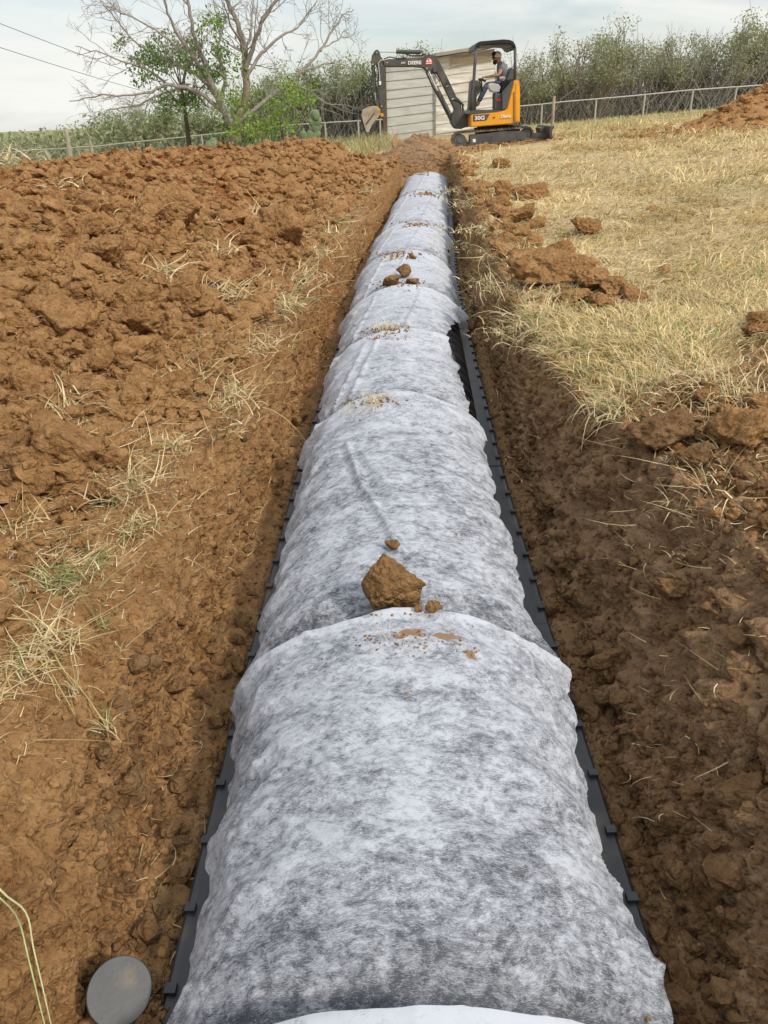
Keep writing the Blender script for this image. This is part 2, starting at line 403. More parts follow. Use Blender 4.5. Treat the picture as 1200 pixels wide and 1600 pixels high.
# bare streaks by the far pile and along the machine
bx = fbm(P0, .8, 4, 66)
sa, sb = U(985, 214, .74), U(1200, 196, .86)
syl = sa[1]+(P0[:, 0]-sa[0])*(sb[1]-sa[1])/(sb[0]-sa[0])
mask -= np.exp(-((yf-syl+.5*bx)/.55)**2)*sstep(sa[0]-1, sa[0]+.6, P0[:, 0]+bx)*1.5*(uf > 0)
mask -= np.exp(-((yf-19.6)/1.1)**2)*np.exp(-((P0[:, 0]-3.0)/1.9)**2)*1.5
mask -= np.exp(-((yf-17.8)/1.3)**2)*np.exp(-((P0[:, 0]-1.2)/1.3)**2)*1.8
mask = np.clip(mask, 0, 1)
green = np.clip(sstep(20.5, 24, yf)*(.25+.75*sstep(3, -6, P0[:, 0]))+.5*sstep(.15, .5, fbm(P0, .5, 3, 88))*(uf > 0)*.8+sstep(26, 30, yf), 0, 1)
red = (1-sstep(-.5, .9, -(-uf-.14*yf*1.6)+bx*1.2))*(uf < 0)*sstep(3.5, 8, yf-uf*.9)*.85
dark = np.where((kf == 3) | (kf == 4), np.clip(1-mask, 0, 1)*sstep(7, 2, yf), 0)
dark = np.where(kf == 2, .62*sstep(-.62, -.3, uf)+.1, dark); dark = np.where(kf == 3, np.maximum(dark, .55), dark); dark = np.where(kf == 4, dark*.7, dark)  # mask for painted shade: trench floor, right wall and near right rim
ii = (np.arange(nr-1)[:, None]*ncl+np.arange(ncl-1)[None]).ravel()
quads = np.stack([ii, ii+1, ii+ncl+1, ii+ncl], 1)
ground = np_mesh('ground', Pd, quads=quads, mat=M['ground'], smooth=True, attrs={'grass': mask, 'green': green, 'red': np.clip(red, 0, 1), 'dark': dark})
tag(ground, kind='structure')
# BVH for placing things
sel = (ii//ncl); keep = (Yg.ravel()[ii] > -.2) & (Yg.ravel()[ii] < 40) & (np.abs(u.ravel()[ii]) < 25)
BV = BVHTree.FromPolygons(Pd.tolist(), quads[keep].tolist())
def drop(x, y, z0=6.):
    h = BV.ray_cast(Vector((x, y, z0)), Vector((0, 0, -1)))
    return (h[0].z, h[1]) if h[0] is not None else (float(G(np.array([x]), np.array([y]))[0]), Vector((0, 0, 1)))
def cast(px, py):           # where the ray through a pixel of the photo meets the ground
    dd = Vector(ray(px, py)).normalized(); h = BV.ray_cast(Vector((0, 0, CZ)), dd)
    return h[0] if h[0] is not None else Vector(U(px, py, .5))
# ------------------------------------------------------------------ drainage chambers
PITCH = .165
def arch(phi, a=.395, h=.232):
    return a*np.sin(phi), h*np.cos(np.clip(phi, -1.5707, 1.5707))**.78
def rib(y): # 0 on a ridge, 1 in a valley
    t = np.abs(((y/PITCH) % 1)-.5)*2
    return sstep(.38, .62, t)
CL = 1.2
yy = np.linspace(0, CL, 116); ph = np.linspace(-math.pi/2, math.pi/2, 61)
Yc, Ph = np.meshgrid(yy, ph, indexing='ij')
depth = .035*rib(Yc)*np.clip((np.pi/2-np.abs(Ph))*6, 0, 1)
ax, az = arch(Ph); nl = 0
Vc = np.stack([ax*(1-depth/.4), Yc, .02+az*(1-depth/.30)], -1).reshape(-1, 3)
def grid_quads(n, m):
    i = (np.arange(n-1)[:, None]*m+np.arange(m-1)[None]).ravel(); return np.stack([i, i+1, i+m+1, i+m], 1)
LAB_CH = 'black plastic arch chamber of the row in the trench, under the white fabric'
def make_chamber():
    root = empty('drainage_chamber', (0, 0, 0))
    tag(root, LAB_CH, 'drain chamber', 'black drainage chambers laid end to end')
    np_mesh('shell', Vc, quads=grid_quads(116, 61), mat=M['plastic'], smooth=True, parent=root)
    for s in (-1, 1):
        mb = MB()
        prof = [(.38, .010), (.463, .010), (.470, .016), (.470, .028), (.464, .032), (.452, .030), (.38, .030)]
        n = len(prof)
        vs = [(s*x, y, z) for y in (0, CL-.01) for x, z in prof]
        mb.add(vs, [tuple(range(n)), tuple(range(2*n-1, n-1, -1))]+[(i, (i+1) % n, (i+1) % n+n, i+n) for i in range(n)])
        for k in range(7):
            mb.box((s*.459, .082+k*PITCH, .032), (.011, .010, .009))
        mb.build('base_flange', M['plastic'], root)
    return root
def dup(root, loc, rz=0):
    r = root.copy(); COL.objects.link(r); r.location = loc; r.rotation_euler = (0, 0, rz)
    for ch in root.children:
        c = ch.copy(); COL.objects.link(c); c.parent = r
    return r
ch0 = make_chamber(); used = False
for k in range(14):
    y0 = -.45+k*CL; x0, x1 = XC(y0), XC(y0+CL); rz = -math.atan2(x1-x0, CL)
    if k == 0: ch0.location = (x0, y0, 0); ch0.rotation_euler = (0, 0, rz)
    else: dup(ch0, (x0, y0, .003*(k % 2)), rz)
# ------------------------------------------------------------------ geotextile sheets
def fabric_mat():
    m, nt, ns, L = newmat('white_geotextile')
    out = N(nt, 'ShaderNodeOutputMaterial'); b = N(nt, 'ShaderNodeBsdfPrincipled')
    b.inputs['Roughness'].default_value = .8; b.inputs['Specular IOR Level'].default_value = .25
    P = N(nt, 'ShaderNodeNewGeometry').outputs['Position']
    def mapped(sx, sy, sz, rz, dist):
        dn = N(nt, 'ShaderNodeTexNoise'); dn.inputs['Scale'].default_value = 7; dn.inputs['Detail'].default_value = 3; L.new(P, dn.inputs['Vector'])
        s = N(nt, 'ShaderNodeVectorMath'); s.operation = 'SCALE'; s.inputs['Scale'].default_value = dist; L.new(dn.outputs['Color'], s.inputs[0])
        a = N(nt, 'ShaderNodeVectorMath'); a.operation = 'ADD'; L.new(P, a.inputs[0]); L.new(s.outputs[0], a.inputs[1])
        mp = N(nt, 'ShaderNodeMapping'); mp.inputs['Rotation'].default_value = (0, 0, rz); mp.inputs['Scale'].default_value = (sx, sy, sz); L.new(a.outputs[0], mp.inputs[0])
        return mp.outputs[0]
    fib = None
    for rz, sx, sy, ds in ((.15, 60, 340, .07), (1.1, 58, 360, .09), (-.75, 54, 330, .08), (1.75, 90, 480, .06)):
        n = nz(nt, mapped(sx, sy, 60, rz, ds), 1.0, 3)
        r = rng(nt, mth(nt, 'ABSOLUTE', mth(nt, 'SUBTRACT', n, .5)), 0, .036, 1, 0)
        fib = r if fib is None else mth(nt, 'ADD', fib, r)
    fib = mth(nt, 'MULTIPLY', fib, .30)
    blot = nz(nt, mapped(1, 1.5, 1, .4, .05), 12, 7, .35, .66)
    blot2 = nz(nt, mapped(1, 1.4, 1, 0, .04), 48, 6, .3, .66)
    big = nz(nt, P, 3.2, 3)
    th = mth(nt, 'ADD', mth(nt, 'MULTIPLY', mth(nt, 'SUBTRACT', blot, .5), 1.5), mth(nt, 'MULTIPLY', mth(nt, 'SUBTRACT', blot2, .5), 1.5))
    th = mth(nt, 'ADD', th, mth(nt, 'MULTIPLY', mth(nt, 'SUBTRACT', big, .5), .35))
    th = mth(nt, 'ADD', mth(nt, 'ADD', th, .26), mth(nt, 'MULTIPLY', fib, .78))
    lp = N(nt, 'ShaderNodeAttribute'); lp.attribute_name = 'thick'
    th = mth(nt, 'ADD', th, lp.outputs['Fac'])
    c = mixc(nt, rng(nt, th, -.10, .80), (.17, .182, .215), (.56, .59, .655))
    da = N(nt, 'ShaderNodeAttribute'); da.attribute_name = 'dirt'
    dn = nz(nt, mapped(1, 3.0, 1, .3, .06), 16, 7, .8, .7)
    df = rng(nt, mth(nt, 'ADD', da.outputs['Fac'], mth(nt, 'MULTIPLY', mth(nt, 'SUBTRACT', dn, .5), 2.2)), .62, .78)
    df = mth(nt, 'MULTIPLY', df, rng(nt, da.outputs['Fac'], .02, .15))
    c = mixc(nt, df, c, mixc(nt, dn, (.20, .115, .06), (.33, .205, .115)))
    L.new(c, b.inputs['Base Color'])
    tl = N(nt, 'ShaderNodeBsdfTranslucent'); L.new(c, tl.inputs[0])
    m1 = N(nt, 'ShaderNodeMixShader'); m1.inputs[0].default_value = .15; L.new(b.outputs[0], m1.inputs[1]); L.new(tl.outputs[0], m1.inputs[2])
    al = mth(nt, 'MAXIMUM', rng(nt, th, .0, .62, .45, .985), df)
    t = N(nt, 'ShaderNodeBsdfTransparent')
    m2 = N(nt, 'ShaderNodeMixShader'); L.new(al, m2.inputs[0]); L.new(t.outputs[0], m2.inputs[1]); L.new(m1.outputs[0], m2.inputs[2])
    bp = N(nt, 'ShaderNodeBump'); bp.inputs['Strength'].default_value = .25; bp.inputs['Distance'].default_value = .003
    L.new(mth(nt, 'ADD', mth(nt, 'MULTIPLY', blot2, 1.), mth(nt, 'MULTIPLY', fib, .4)), bp.inputs['Height']); L.new(bp.outputs[0], b.inputs['Normal'])
    L.new(m2.outputs[0], out.inputs[0])
    return m
M['fabric'] = fabric_mat()
seams = [-.5, .60, 1.53, 3.12, 4.18, 5.3, 6.76, 8.49, 11.69, 16.35]
lab_f = ['white fabric strip at the very bottom, its clean edge lapping over the next sheet',
 'broad white fabric sheet nearest the viewer, below the big clod',
 'white fabric sheet behind the big clod, with a long straight crease',
 'white fabric sheet between the two straw tufts, its right edge pulled up off the ribs',
 'white fabric sheet with a folded right edge, just before the pair of clods',
 'white fabric sheet just beyond the pair of clods, ending at a thin line of crumbs',
 'white fabric sheet past the line of crumbs, sixth from the viewer',
 'white fabric sheet with a soil covered seam at its far end, seventh from the viewer',
 'farthest white fabric sheet, reaching the dusty end of the trench']
def edge_phi(Y, side, sd):
    Pn = np.stack([Y, Y*0+side*9, Y*0], 1)
    b = 1.30+.10*fbm(Pn, 4.2, 3, 21+sd)+.07*fbm(Pn, 10, 2, 22)
    if side > 0:
        b = b-.09-.50*np.exp(-((Y-4.25)/.70)**2)-.14*np.exp(-((Y-3.5)/.5)**2)+.16*np.exp(-((Y-5.35)/.30)**2)
        b = b-.12*np.exp(-((Y-2.2)/.5)**2)-.045*np.sin(Y/PITCH*math.pi+.6*np.sin(Y*5))*(Y < 3)
    else:
        b = b+.07+.05*np.sin(Y*5)+.06*(Y < 1.5)-.13*np.exp(-((Y-2.15)/.25)**2)
    return b
fab_meshes = []
cr = [U(540, 672, .39), U(565, 745, .39), U(600, 800, .39), U(624, 852, .39)]
def seg_dist(X, Y, pts):
    D = np.full(X.shape, 9.)
    for (a, b) in zip(pts[:-1], pts[1:]):
        ax_, ay_ = a[0], a[1]; bx_, by_ = b[0]-ax_, b[1]-ay_
        t = np.clip(((X-ax_)*bx_+(Y-ay_)*by_)/(bx_*bx_+by_*by_), 0, 1)
        D = np.minimum(D, np.hypot(X-ax_-t*bx_, Y-ay_-t*by_))
    return D
dirt_spots = [  # photo pixels, radius x, radius y (m), strength
 (640, 1000, .10, .035, .75), (700, 998, .07, .03, .75), (735, 1018, .03, .02, .8), (560, 1010, .03, .02, .6), (640, 968, .16, .02, .5),
 (590, 628, .12, .03, .6), (540, 640, .07, .03, .5), (605, 520, .14, .05, .8), (600, 528, .18, .02, .7), (625, 447, .16, .05, .8), (660, 440, .12, .03, .6),
 (620, 398, .24, .10, .85), (600, 405, .15, .06, .7), (650, 352, .22, .10, .8), (668, 303, .24, .16, .85), (660, 270, .22, .5, .75), (690, 306, .12, .2, .6)]
for i in range(len(seams)-1):
    Y0, Y1 = seams[i], seams[i+1]
    a0 = Y0-.07; dy = .006 if i < 3 else .010 if i < 5 else .018
    ny = int((Y1-a0)/dy)+1; nx = 220 if i < 3 else 140
    Yv = np.linspace(a0, Y1, ny); T = np.linspace(-1, 1, nx)
    eR_ = edge_phi(Yv, 1, i); eL_ = edge_phi(Yv, -1, i)
    PH = np.where(T[None] > 0, T[None]*eR_[:, None], T[None]*eL_[:, None])
    YY = np.repeat(Yv[:, None], nx, 1)
    # edge line of the sheet wobbles a little (not a ruler cut)
    q = np.stack([PH.ravel()*1.3, PH.ravel()*0+i, PH.ravel()*0], 1)
    fr = ((YY-a0)/(Y1-a0))
    YY = YY+(.022*fbm(q, 1.6, 3, 80+i)).reshape(YY.shape)*fr**4*(0.5 if i == 0 else 1)
    X, Z = arch(PH, .408, .345)
    side = np.abs(PH)/1.4
    # the fabric tents: falls straighter than the arch near its hem
    X = X+np.sign(PH)*.022*sstep(.75, 1.25, side)
    crown = np.cos(PH*.9)
    near_dip = -.088*np.exp(-(np.clip(YY-Y0, 0, 9)/(.10 if i < 3 else .17))**1.5)*(1 if i else 0)*sstep(-.1, .9, crown)
    if i == 1: near_dip = near_dip*1.0-.020*np.exp(-((YY-Y0-.07)/.13)**2)*crown
    far_up = (.026 if i < 2 else .030)*sstep(Y1-.30, Y1, YY)+.006*sstep(Y1-.03, Y1, YY)
    P3 = np.stack([X.ravel(), YY.ravel(), Z.ravel()], 1)
    sd = np.sign(PH)
    ribw = -.0065*rib(YY+.02)*(.45+.9*side)
    # slanted tension folds running down the flanks
    fl = np.stack([(YY*1.0+np.abs(PH)*.20).ravel()*4.6, (PH*.55).ravel(), (sd*3+i).ravel()], 1)
    f1 = 1-np.abs(fbm(fl, 1, 3, 70+i))*2.4; f1 = np.clip(f1, 0, 1)**2.2
    fo = f1.reshape(X.shape)*.013*sstep(.12, .8, side)
    fl2 = np.stack([(YY+PH*.35).ravel()*9, (PH*2.2-YY*1.1).ravel(), (PH*0+i*3).ravel()], 1)
    f2 = np.clip(1-np.abs(fbm(fl2, .8, 3, 90+i))*3, 0, 1).reshape(X.shape)**2*.0045
    lo = .010*fbm(P3, 2.6, 2, 60+i).reshape(X.shape)+.0018*fbm(P3, 12, 2, 61).reshape(X.shape)
    r = 1+(ribw+fo+f2+lo)/.36
    # flared corners where a sheet starts or stops
    fe = np.exp(-((Y1-YY)/.12)**2)*.042+np.exp(-((YY-Y0-.06)/.07)**2)*.040*(i > 0)
    if i == 1: fe = fe+np.exp(-((YY-Y0-.16)/.10)**2)*.060*(PH > 0)
    X = X*r+sd*fe*sstep(.45, 1., side)
    wav = .010*np.sin(YY*23+i+2*fbm(P3, 1.2, 2, 5).reshape(X.shape))*sstep(.7, 1., side); X = X+sd*wav
    Z = Z*r+near_dip+far_up*crown+.022
    if i == 2:
        dd = seg_dist(X+XC(YY), YY, cr); Z = Z+.010*np.exp(-(dd/.011)**2)-.004*np.exp(-((dd-.028)/.014)**2)
        dd = seg_dist(X+XC(YY), YY, [U(548, 672, .39), U(640, 790, .39)]); Z = Z+.004*np.exp(-(dd/.012)**2)
    if i >= 3:
        k = R.uniform(-.15, .2)
        dd = seg_dist(X+XC(YY), YY, [(XC(Y0)+k-.12, Y0+.05), (XC(Y1)+k, Y1-.05)]); Z = Z+.010*np.exp(-(dd/.014)**2)
        dd = seg_dist(X+XC(YY), YY, [(XC(Y0)-.33, Y0), (XC(Y1)-.2, Y1-.1)]); Z = Z+.009*np.exp(-(dd/.014)**2)
    if i == 8: # the last sheet closes over the end of the row
        Z = Z-.10*sstep(Y1-1.0, Y1, YY)*crown
    Z = np.maximum(Z, .028)
    V = np.stack([X+XC(YY), YY, Z], -1).reshape(-1, 3)
    dirt = np.zeros(len(V))
    for (a, b, rx, ry, s) in dirt_spots:
        c0 = U(a, b, .37); dirt = np.maximum(dirt, s*np.exp(-(((V[:, 0]-c0[0])/rx)**2+((V[:, 1]-c0[1])/ry)**2)))
    ct = np.cos(PH.ravel()*.95)
    thick = .06+.22*sstep(2., 5.5, V[:, 1])+(.07*(.5-rib(V[:, 1]+.02))*np.clip(1.3-ct, .4, 1))+(.28 if i == 0 else 0.)-((.30 if i == 1 else .42 if i == 2 else .26)*np.exp(-((V[:, 1]-Y0-(.03 if i < 3 else .05*i))/(.19 if i == 1 else .10 if i < 3 else .026*i))**2)*np.clip(ct+.2, 0, 1) if i else 0)+.16*np.exp(-((Y1-V[:, 1])/.035)**2)
    qd = grid_quads(ny, nx)
    o = np_mesh('fabric_sheet', V, quads=qd, mat=M['fabric'], smooth=True, attrs={'dirt': dirt, 'thick': thick+np.zeros(len(V))}, origin=(float(XC(Y0)), Y0, 0))
    tag(o, lab_f[i], 'filter fabric', 'white fabric sheets over the chambers')
    fab_meshes.append((V, qd))
Vf = np.concatenate([v for v, q in fab_meshes]); offs = np.cumsum([0]+[len(v) for v, q in fab_meshes[:-1]])
BF = BVHTree.FromPolygons(Vf.tolist(), np.concatenate([q+o_ for (v, q), o_ in zip(fab_meshes, offs)]).tolist())
def castf(px, py):
    h = BF.ray_cast(Vector((0, 0, CZ)), Vector(ray(px, py)).normalized()); return h[0] if h[0] is not None else Vector(U(px, py, .37))
# ------------------------------------------------------------------ pipe cap at the trench foot
cc = Vector(U(187, 1549, .10)); back = Vector((-.10, .40, -.62)).normalized()
root = empty('capped_pipe', cc+back*.10); tag(root, 'round grey plastic cap on a pipe stub at the left foot of the trench', 'pipe cap')
tv = (Vector((0, 0, CZ))-cc).normalized(); tv = (tv+Vector((.03, .10, -.06))).normalized()
mb = MB(); mb.tube([cc-tv*.014, cc-tv*.002, cc], [.0570, .0570, .0555], 56)
mb.build('end_cap', M['cap'], root, smooth=False)
mb = MB(); mb.tube([cc-tv*.013, cc-tv*.14], [.0535, .0535], 40); mb.build('pipe', M['cap'], root)
# ------------------------------------------------------------------ clods
M['soil_hero'] = soil_mat('fabric_clod_soil', tint=(.78, .80, .80))
def ico(sub):
    bm = bmesh.new(); bmesh.ops.create_icosphere(bm, subdivisions=sub, radius=1.); bm.verts.ensure_lookup_table()
    V = np.array([v.co[:] for v in bm.verts]); Fc = np.array([[v.index for v in f.verts] for f in bm.faces]); bm.free(); return V, Fc
ICO = {s: ico(s) for s in (1, 2, 3, 4, 5)}
def clod_shape(seed, sub, flat=.75, noise=.10, planes=11, cracks=0):
    V, Fc = ICO[sub]; r = np.random.RandomState(seed)
    n = r.normal(size=(planes, 3)); n /= np.linalg.norm(n, axis=1)[:, None]; dd = r.uniform(.55, 1., planes)
    dots = V@n.T; rad = np.min(np.where(dots > .15, dd/np.maximum(dots, .15), 9), axis=1); rad = np.minimum(rad, 1.25)
    P = V*rad[:, None]
    rad = 1+noise*fbm(P+seed*3.3, 1.8, 3, seed)+(noise*.55*fbm(P+seed, 9, 5, seed+4, .65) if sub >= 5 else 0)+noise*.8*fbm(P+seed, 5, 3, seed+1)
    if sub >= 4: rad += noise*.6*np.abs(fbm(P+seed, 6, 5, seed+2, .65))+noise*.4*fbm(P+seed, 17, 3, seed+5)
    if sub >= 5: rad += noise*.35*fbm(P+seed, 34, 3, seed+3)
    if cracks:
        a, b, c_ = worley(P+.25*np.stack([fbm(P, 3, 3, seed+7)]*3, 1), .9, seed+9); rad -= .10*np.clip(1-(b-a)/.045, 0, 1)
    P = P*rad[:, None]; P[:, 2] *= flat
    return P, Fc
def rotm(r):
    q = r.normal(size=4); q /= np.linalg.norm(q); w, x, y, z = q
    return np.array([[1-2*(y*y+z*z), 2*(x*y-z*w), 2*(x*z+y*w)], [2*(x*y+z*w), 1-2*(x*x+z*z), 2*(y*z-x*w)], [2*(x*z-y*w), 2*(y*z+x*w), 1-2*(x*x+y*y)]])
# loose crumbs too many to count, as stuff
TS = [clod_shape(100+k, 1, .8, .22, 7) for k in range(10)]; TM = [clod_shape(200+k, 2, .8, .16, 9) for k in range(14)]
def crumb_field(name, mats, places, kind_label):
    byk = {}
    for (x, y, z, s, big) in places: byk.setdefault(0, []).append((x, y, z, s, big))
    Vs, Fs, n = [], [], 0
    for (x, y, z, s, big) in places:
        T = TM if big else TS
        V, Fc = T[R.randint(len(T))]
        W = (V@rotm(R).T)*np.array([1, 1, .8])*s; W[:, 0] += x; W[:, 1] += y; W[:, 2] += z
        Vs.append(W); Fs.append(Fc+n); n += len(V)
    o = np_mesh(name, np.concatenate(Vs), tris=np.concatenate(Fs), mat=mats, smooth=False)
    tag(o, kind='stuff'); o['label'] = kind_label; o['category'] = 'soil crumbs'
    return o
def sample_screen(n, x0, x1, y0, y1):
    return np.stack([R.uniform(x0, x1, n), R.uniform(y0, y1, n)], 1)
def ok_left(h):
    uu = h.x-XC(h.y); return uu < -rimL(h.y)+.02
pl, pr = [], []
big_left = []
for (a, b) in sample_screen(21000, -60, 640, 205, 1250):
    h = cast(a, b)
    if h.y < .3 or h.y > 16.5: continue
    uu = h.x-XC(h.y)
    if not (-9 < uu < -rimL(h.y)+.02): continue
    dist = math.hypot(h.x, h.y)
    # nearest strip and the flat shelf carry few crumbs
    dens = max(sstep(-.02, .22, -uu-rimL(h.y)), float(h.y > 2.6))*(.15+.85*sstep(1.5, 2.3, dist))
    if R.rand() > dens: continue
    s = (.0055+.0029*dist)*math.exp(R.normal()*.5)
    s = min(s, .075)
    pl.append((h.x, h.y, h.z+s*.45, s, s/dist > .0075))
crumb_field('loose_soil_crumbs', M['soil'], pl, 'loose brown soil crumbs covering the left spoil bank')
for (a, b) in sample_screen(5200, 150, 1200, 480, 1620):      # trench floor rubble
    h = cast(a, b); uu = h.x-XC(h.y)
    if not (-baseL(h.y)-.03 < uu < baseR(h.y)+.03) or h.y > 12: continue
    if abs(uu) < .44: continue
    dist = math.hypot(h.x, h.y, CZ)
    s = .0075*math.exp(R.normal()*.55)*(1+.1*h.y)
    if R.rand() < .04: s *= 2.2
    pr.append((h.x, h.y, h.z+s*.2, min(s, .035), s/dist > .005))
for _ in range(60):
    c_ = U(232+R.normal()*16, 1590+R.normal()*22, .06); s = .006*math.exp(R.normal()*.4); pr.append((c_[0], c_[1], c_[2]+.01*R.rand(), s, True))
crumb_field('trench_floor_crumbs', M['soil_shade'], pr, 'small soil crumbs coloured as in shade along the trench floor beside the chambers')
pr = []
for (a, b) in sample_screen(5200, 690, 1230, 215, 1300):
    h = cast(a, b); uu = h.x-XC(h.y)
    if h.y > 17 or uu < rimR(h.y)-.03: continue
    e = uu-rimR(h.y); dist = math.hypot(h.x, h.y)
    p_ = 1. if h.y < 2.3 else np.exp(-e/.12)*.9+.012
    p_ += np.exp(-((a-1130)/90)**2-((b-610)/45)**2)*.4+1.6*np.exp(-((a-915)/75)**2-((b-465)/28)**2)
    if R.rand() > p_*.8: continue
    s = (.004+.0021*dist)*math.exp(R.normal()*.5)
    pr.append((h.x, h.y, h.z+s*.15, min(s, .06), s/dist > .0055))
crumb_field('rim_soil_crumbs', M['soil'], pr, 'loose soil crumbs along the right rim of the trench')
for nm, mt, box, n_, lab in (('right_wall_crumbs', 'soil_shade', (780, 1230, 420, 1620), 9500, 'crumbs of soil sticking out of the right trench wall'), ('left_wall_crumbs', 'soil', (-20, 640, 260, 1620), 8500, 'crumbs of soil sticking out of the left trench wall')):
    pr = []
    for (a, b) in sample_screen(n_, *box):
        h = cast(a, b); uu = h.x-XC(h.y)
        if h.y > 12 or abs(uu) > 1.6 or (nm[0] == 'l' and not (-rimL(h.y)-.12 < uu < -.5)) or (nm[0] == 'r' and (uu < .5 or (h.y > 2.5 and uu > rimR(h.y)))): continue
        if fbm(np.array([tuple(h)]), 5., 2, 44)[0] < R.uniform(-.5, .35): continue
        s = (.0026+.0013*math.hypot(h.y, 1.))*math.exp(R.normal()*.55); pr.append((h.x, h.y, h.z, min(s, .03), s > .009))
    crumb_field(nm, M[mt], pr, lab)
# individual clods, one of each kind then copies
protos = []
for k in range(16):
    V, Fc = clod_shape(300+k, 5 if k < 5 else 4, .9, .17, 7+k % 4)
    protos.append((V, Fc))
def clod_mesh(k, mat):
    V, Fc = protos[k]
    me = bpy.data.meshes.new('dirt_clod')
    me.from_pydata([tuple(v) for v in V.tolist()], [], [tuple(f) for f in Fc.tolist()]); me.polygons.foreach_set('use_smooth', [True]*len(Fc))
    me.materials.append(mat); return me
cm = {(k, mn): clod_mesh(k, M[mn]) for k in range(16) for mn in ('soil', 'soil_shade')}
def place_clod(x, y, z, s, label, group=None, mn='soil', sink=.3, sc3=(1, 1, .8), k=None, rz=None):
    k = R.randint(16) if k is None else k
    o = bpy.data.objects.new('dirt_clod', cm[(k, mn)]); COL.objects.link(o)
    o.location = (x, y, z+s*sc3[2]*(1-2*sink)*.85)
    o.scale = (s*sc3[0], s*sc3[1], s*sc3[2]); o.rotation_euler = (R.uniform(-.4, .4), R.uniform(-.4, .4), R.uniform(0, 6.28) if rz is None else rz)
    tag(o, label, 'dirt clod', group); return o
# named clods on the left bank: pixel x,y, half width px, label
LC = [(95, 700, 46, 'big rounded clod on the left bank with dry straw along its upper edge'),
 (215, 478, 36, 'broad flat clod in the middle of the left bank, straw hanging behind it'),
 (303, 487, 24, 'squarish clod just right of the broad flat one on the left bank'),
 (225, 515, 40, 'low wide clod below the broad flat one on the left bank'),
 (143, 370, 30, 'pale brown clod high on the left bank, above the broad flat one'),
 (445, 372, 34, 'large clod high on the left bank close to the trench rim'),
 (272, 345, 36, 'slab like clod lying in the upper left bank'),
 (282, 452, 28, 'clod wedged above the squarish one on the left bank'),
 (150, 400, 26, 'clod tucked under the pale brown one high on the left bank'),
 (12, 322, 22, 'clod at the left picture edge near the top of the bank'),
 (90, 500, 40, 'wide dusty clod at the left of the bank, above the fine rubble'),
 (60, 755, 30, 'low clod below the big rounded clod on the left bank'),
 (36, 612, 22, 'fist sized clod near the left picture edge amid rubble'),
 (38, 888, 14, 'smooth egg shaped clod on the left bank above the green grass runner'),
 (98, 773, 18, 'oval clod on the flat part of the left bank below the big rounded one'),
 (400, 490, 26, 'clod on the left rim beside dry straw, half way along the trench'),
 (372, 520, 22, 'brown clod left of the rim straw, just nearer than its neighbour'),
 (215, 610, 22, 'lumpy clod in the lower middle of the left bank'),
 (150, 610, 18, 'clod left of the lumpy one in the lower left bank'),
 (232, 340, 20, 'small dark clod beside the slab like one'),
 (352, 395, 20, 'clod in the straw at the upper left bank'),
 (320, 730, 10, 'little clod lying on the left trench wall shelf')]
for (a, b, w, lab) in LC:
    h = cast(a, b); dist = (h-Vector((0, 0, CZ))).length
    s = w*dist/F*1.05
    place_clod(h.x, h.y, h.z, s, lab, k=R.randint(5), sink=.30, sc3=(1, .9, .80))
n = 0
LG = 'loose brown clod lying on the left spoil bank among smaller crumbs'
while n < 120:
    a, b = R.uniform(0, 600), R.uniform(235, 880) if R.rand() < .8 else R.uniform(300, 640)
    h = cast(a, b); uu = h.x-XC(h.y)
    if not (uu < -rimL(h.y)-.0) or h.y > 14: continue
    dist = (h-Vector((0, 0, CZ))).length
    s = (R.uniform(8, 17) if R.rand() < .75 else R.uniform(15, 26))*dist/F*(1 if b > 330 else .6)
    place_clod(h.x, h.y, h.z, min(s, .13), LG, 'loose clods on the left spoil bank', sink=.26, sc3=(1, .85, .8)); n += 1
# right side clods
RC = [(868, 436, 52, 'largest clod on the right rim, an orange brown block broken off the wall'),
 (925, 448, 26, 'lumpy clod touching the right side of the largest rim clod'), (965, 462, 26, 'dark clod at the right end of the rim clod heap'),
 (892, 470, 20, 'small clod at the foot of the largest rim clod'), (935, 478, 17, 'small dark clod in front of the rim clod heap'), (985, 468, 18, 'flattish clod at the far right of the rim clod heap'),
 (870, 405, 24, 'dark clod perched on top of the largest rim clod'),
 (918, 363, 20, 'lone dark clod sitting in the dry grass beyond the rim heap'),
 (830, 310, 22, 'upright dark clod at the grass edge, far along the right rim'),
 (790, 305, 18, 'clod just left of the upright dark one on the far right rim'),
 (812, 345, 22, 'clod on the right rim nearer than the upright dark one'), (775, 330, 18, 'clod leaning into the trench from the far right rim'),
 (780, 262, 12, 'small dark clod near the far end of the right rim'),
 (1192, 508, 20, 'dark clod at the right picture edge in the grass'), (1185, 520, 16, 'small clod against the dark one at the right picture edge'),
 (1035, 690, 46, 'big cracked clod on the right rim under the grass fringe'), (1150, 690, 44, 'bulky rounded clod at the right picture edge on the rim'),
 (1085, 715, 22, 'small clod between the cracked clod and the bulky one'), (1105, 625, 18, 'clod on the bare patch behind the right rim'),
 (1048, 930, 26, 'knobbly clod stuck in the right trench wall'), (1162, 1240, 28, 'rounded clod bedded in the lower right trench wall'),
 (1140, 650, 16, 'little clod on the bare soil at the right edge'), (1180, 640, 20, 'dark lump of soil beside the bare patch at the right edge')]
for (a, b, w, lab) in RC:
    h = cast(a, b); dist = (h-Vector((0, 0, CZ))).length; s = w*dist/F*1.0
    place_clod(h.x, h.y, h.z, s, lab, k=R.randint(5), mn='soil' if (b < 480 or a > 1100 and b < 700) else 'soil_shade', sink=.18, sc3=(1.05, .9, .62), rz=0)
n = 0
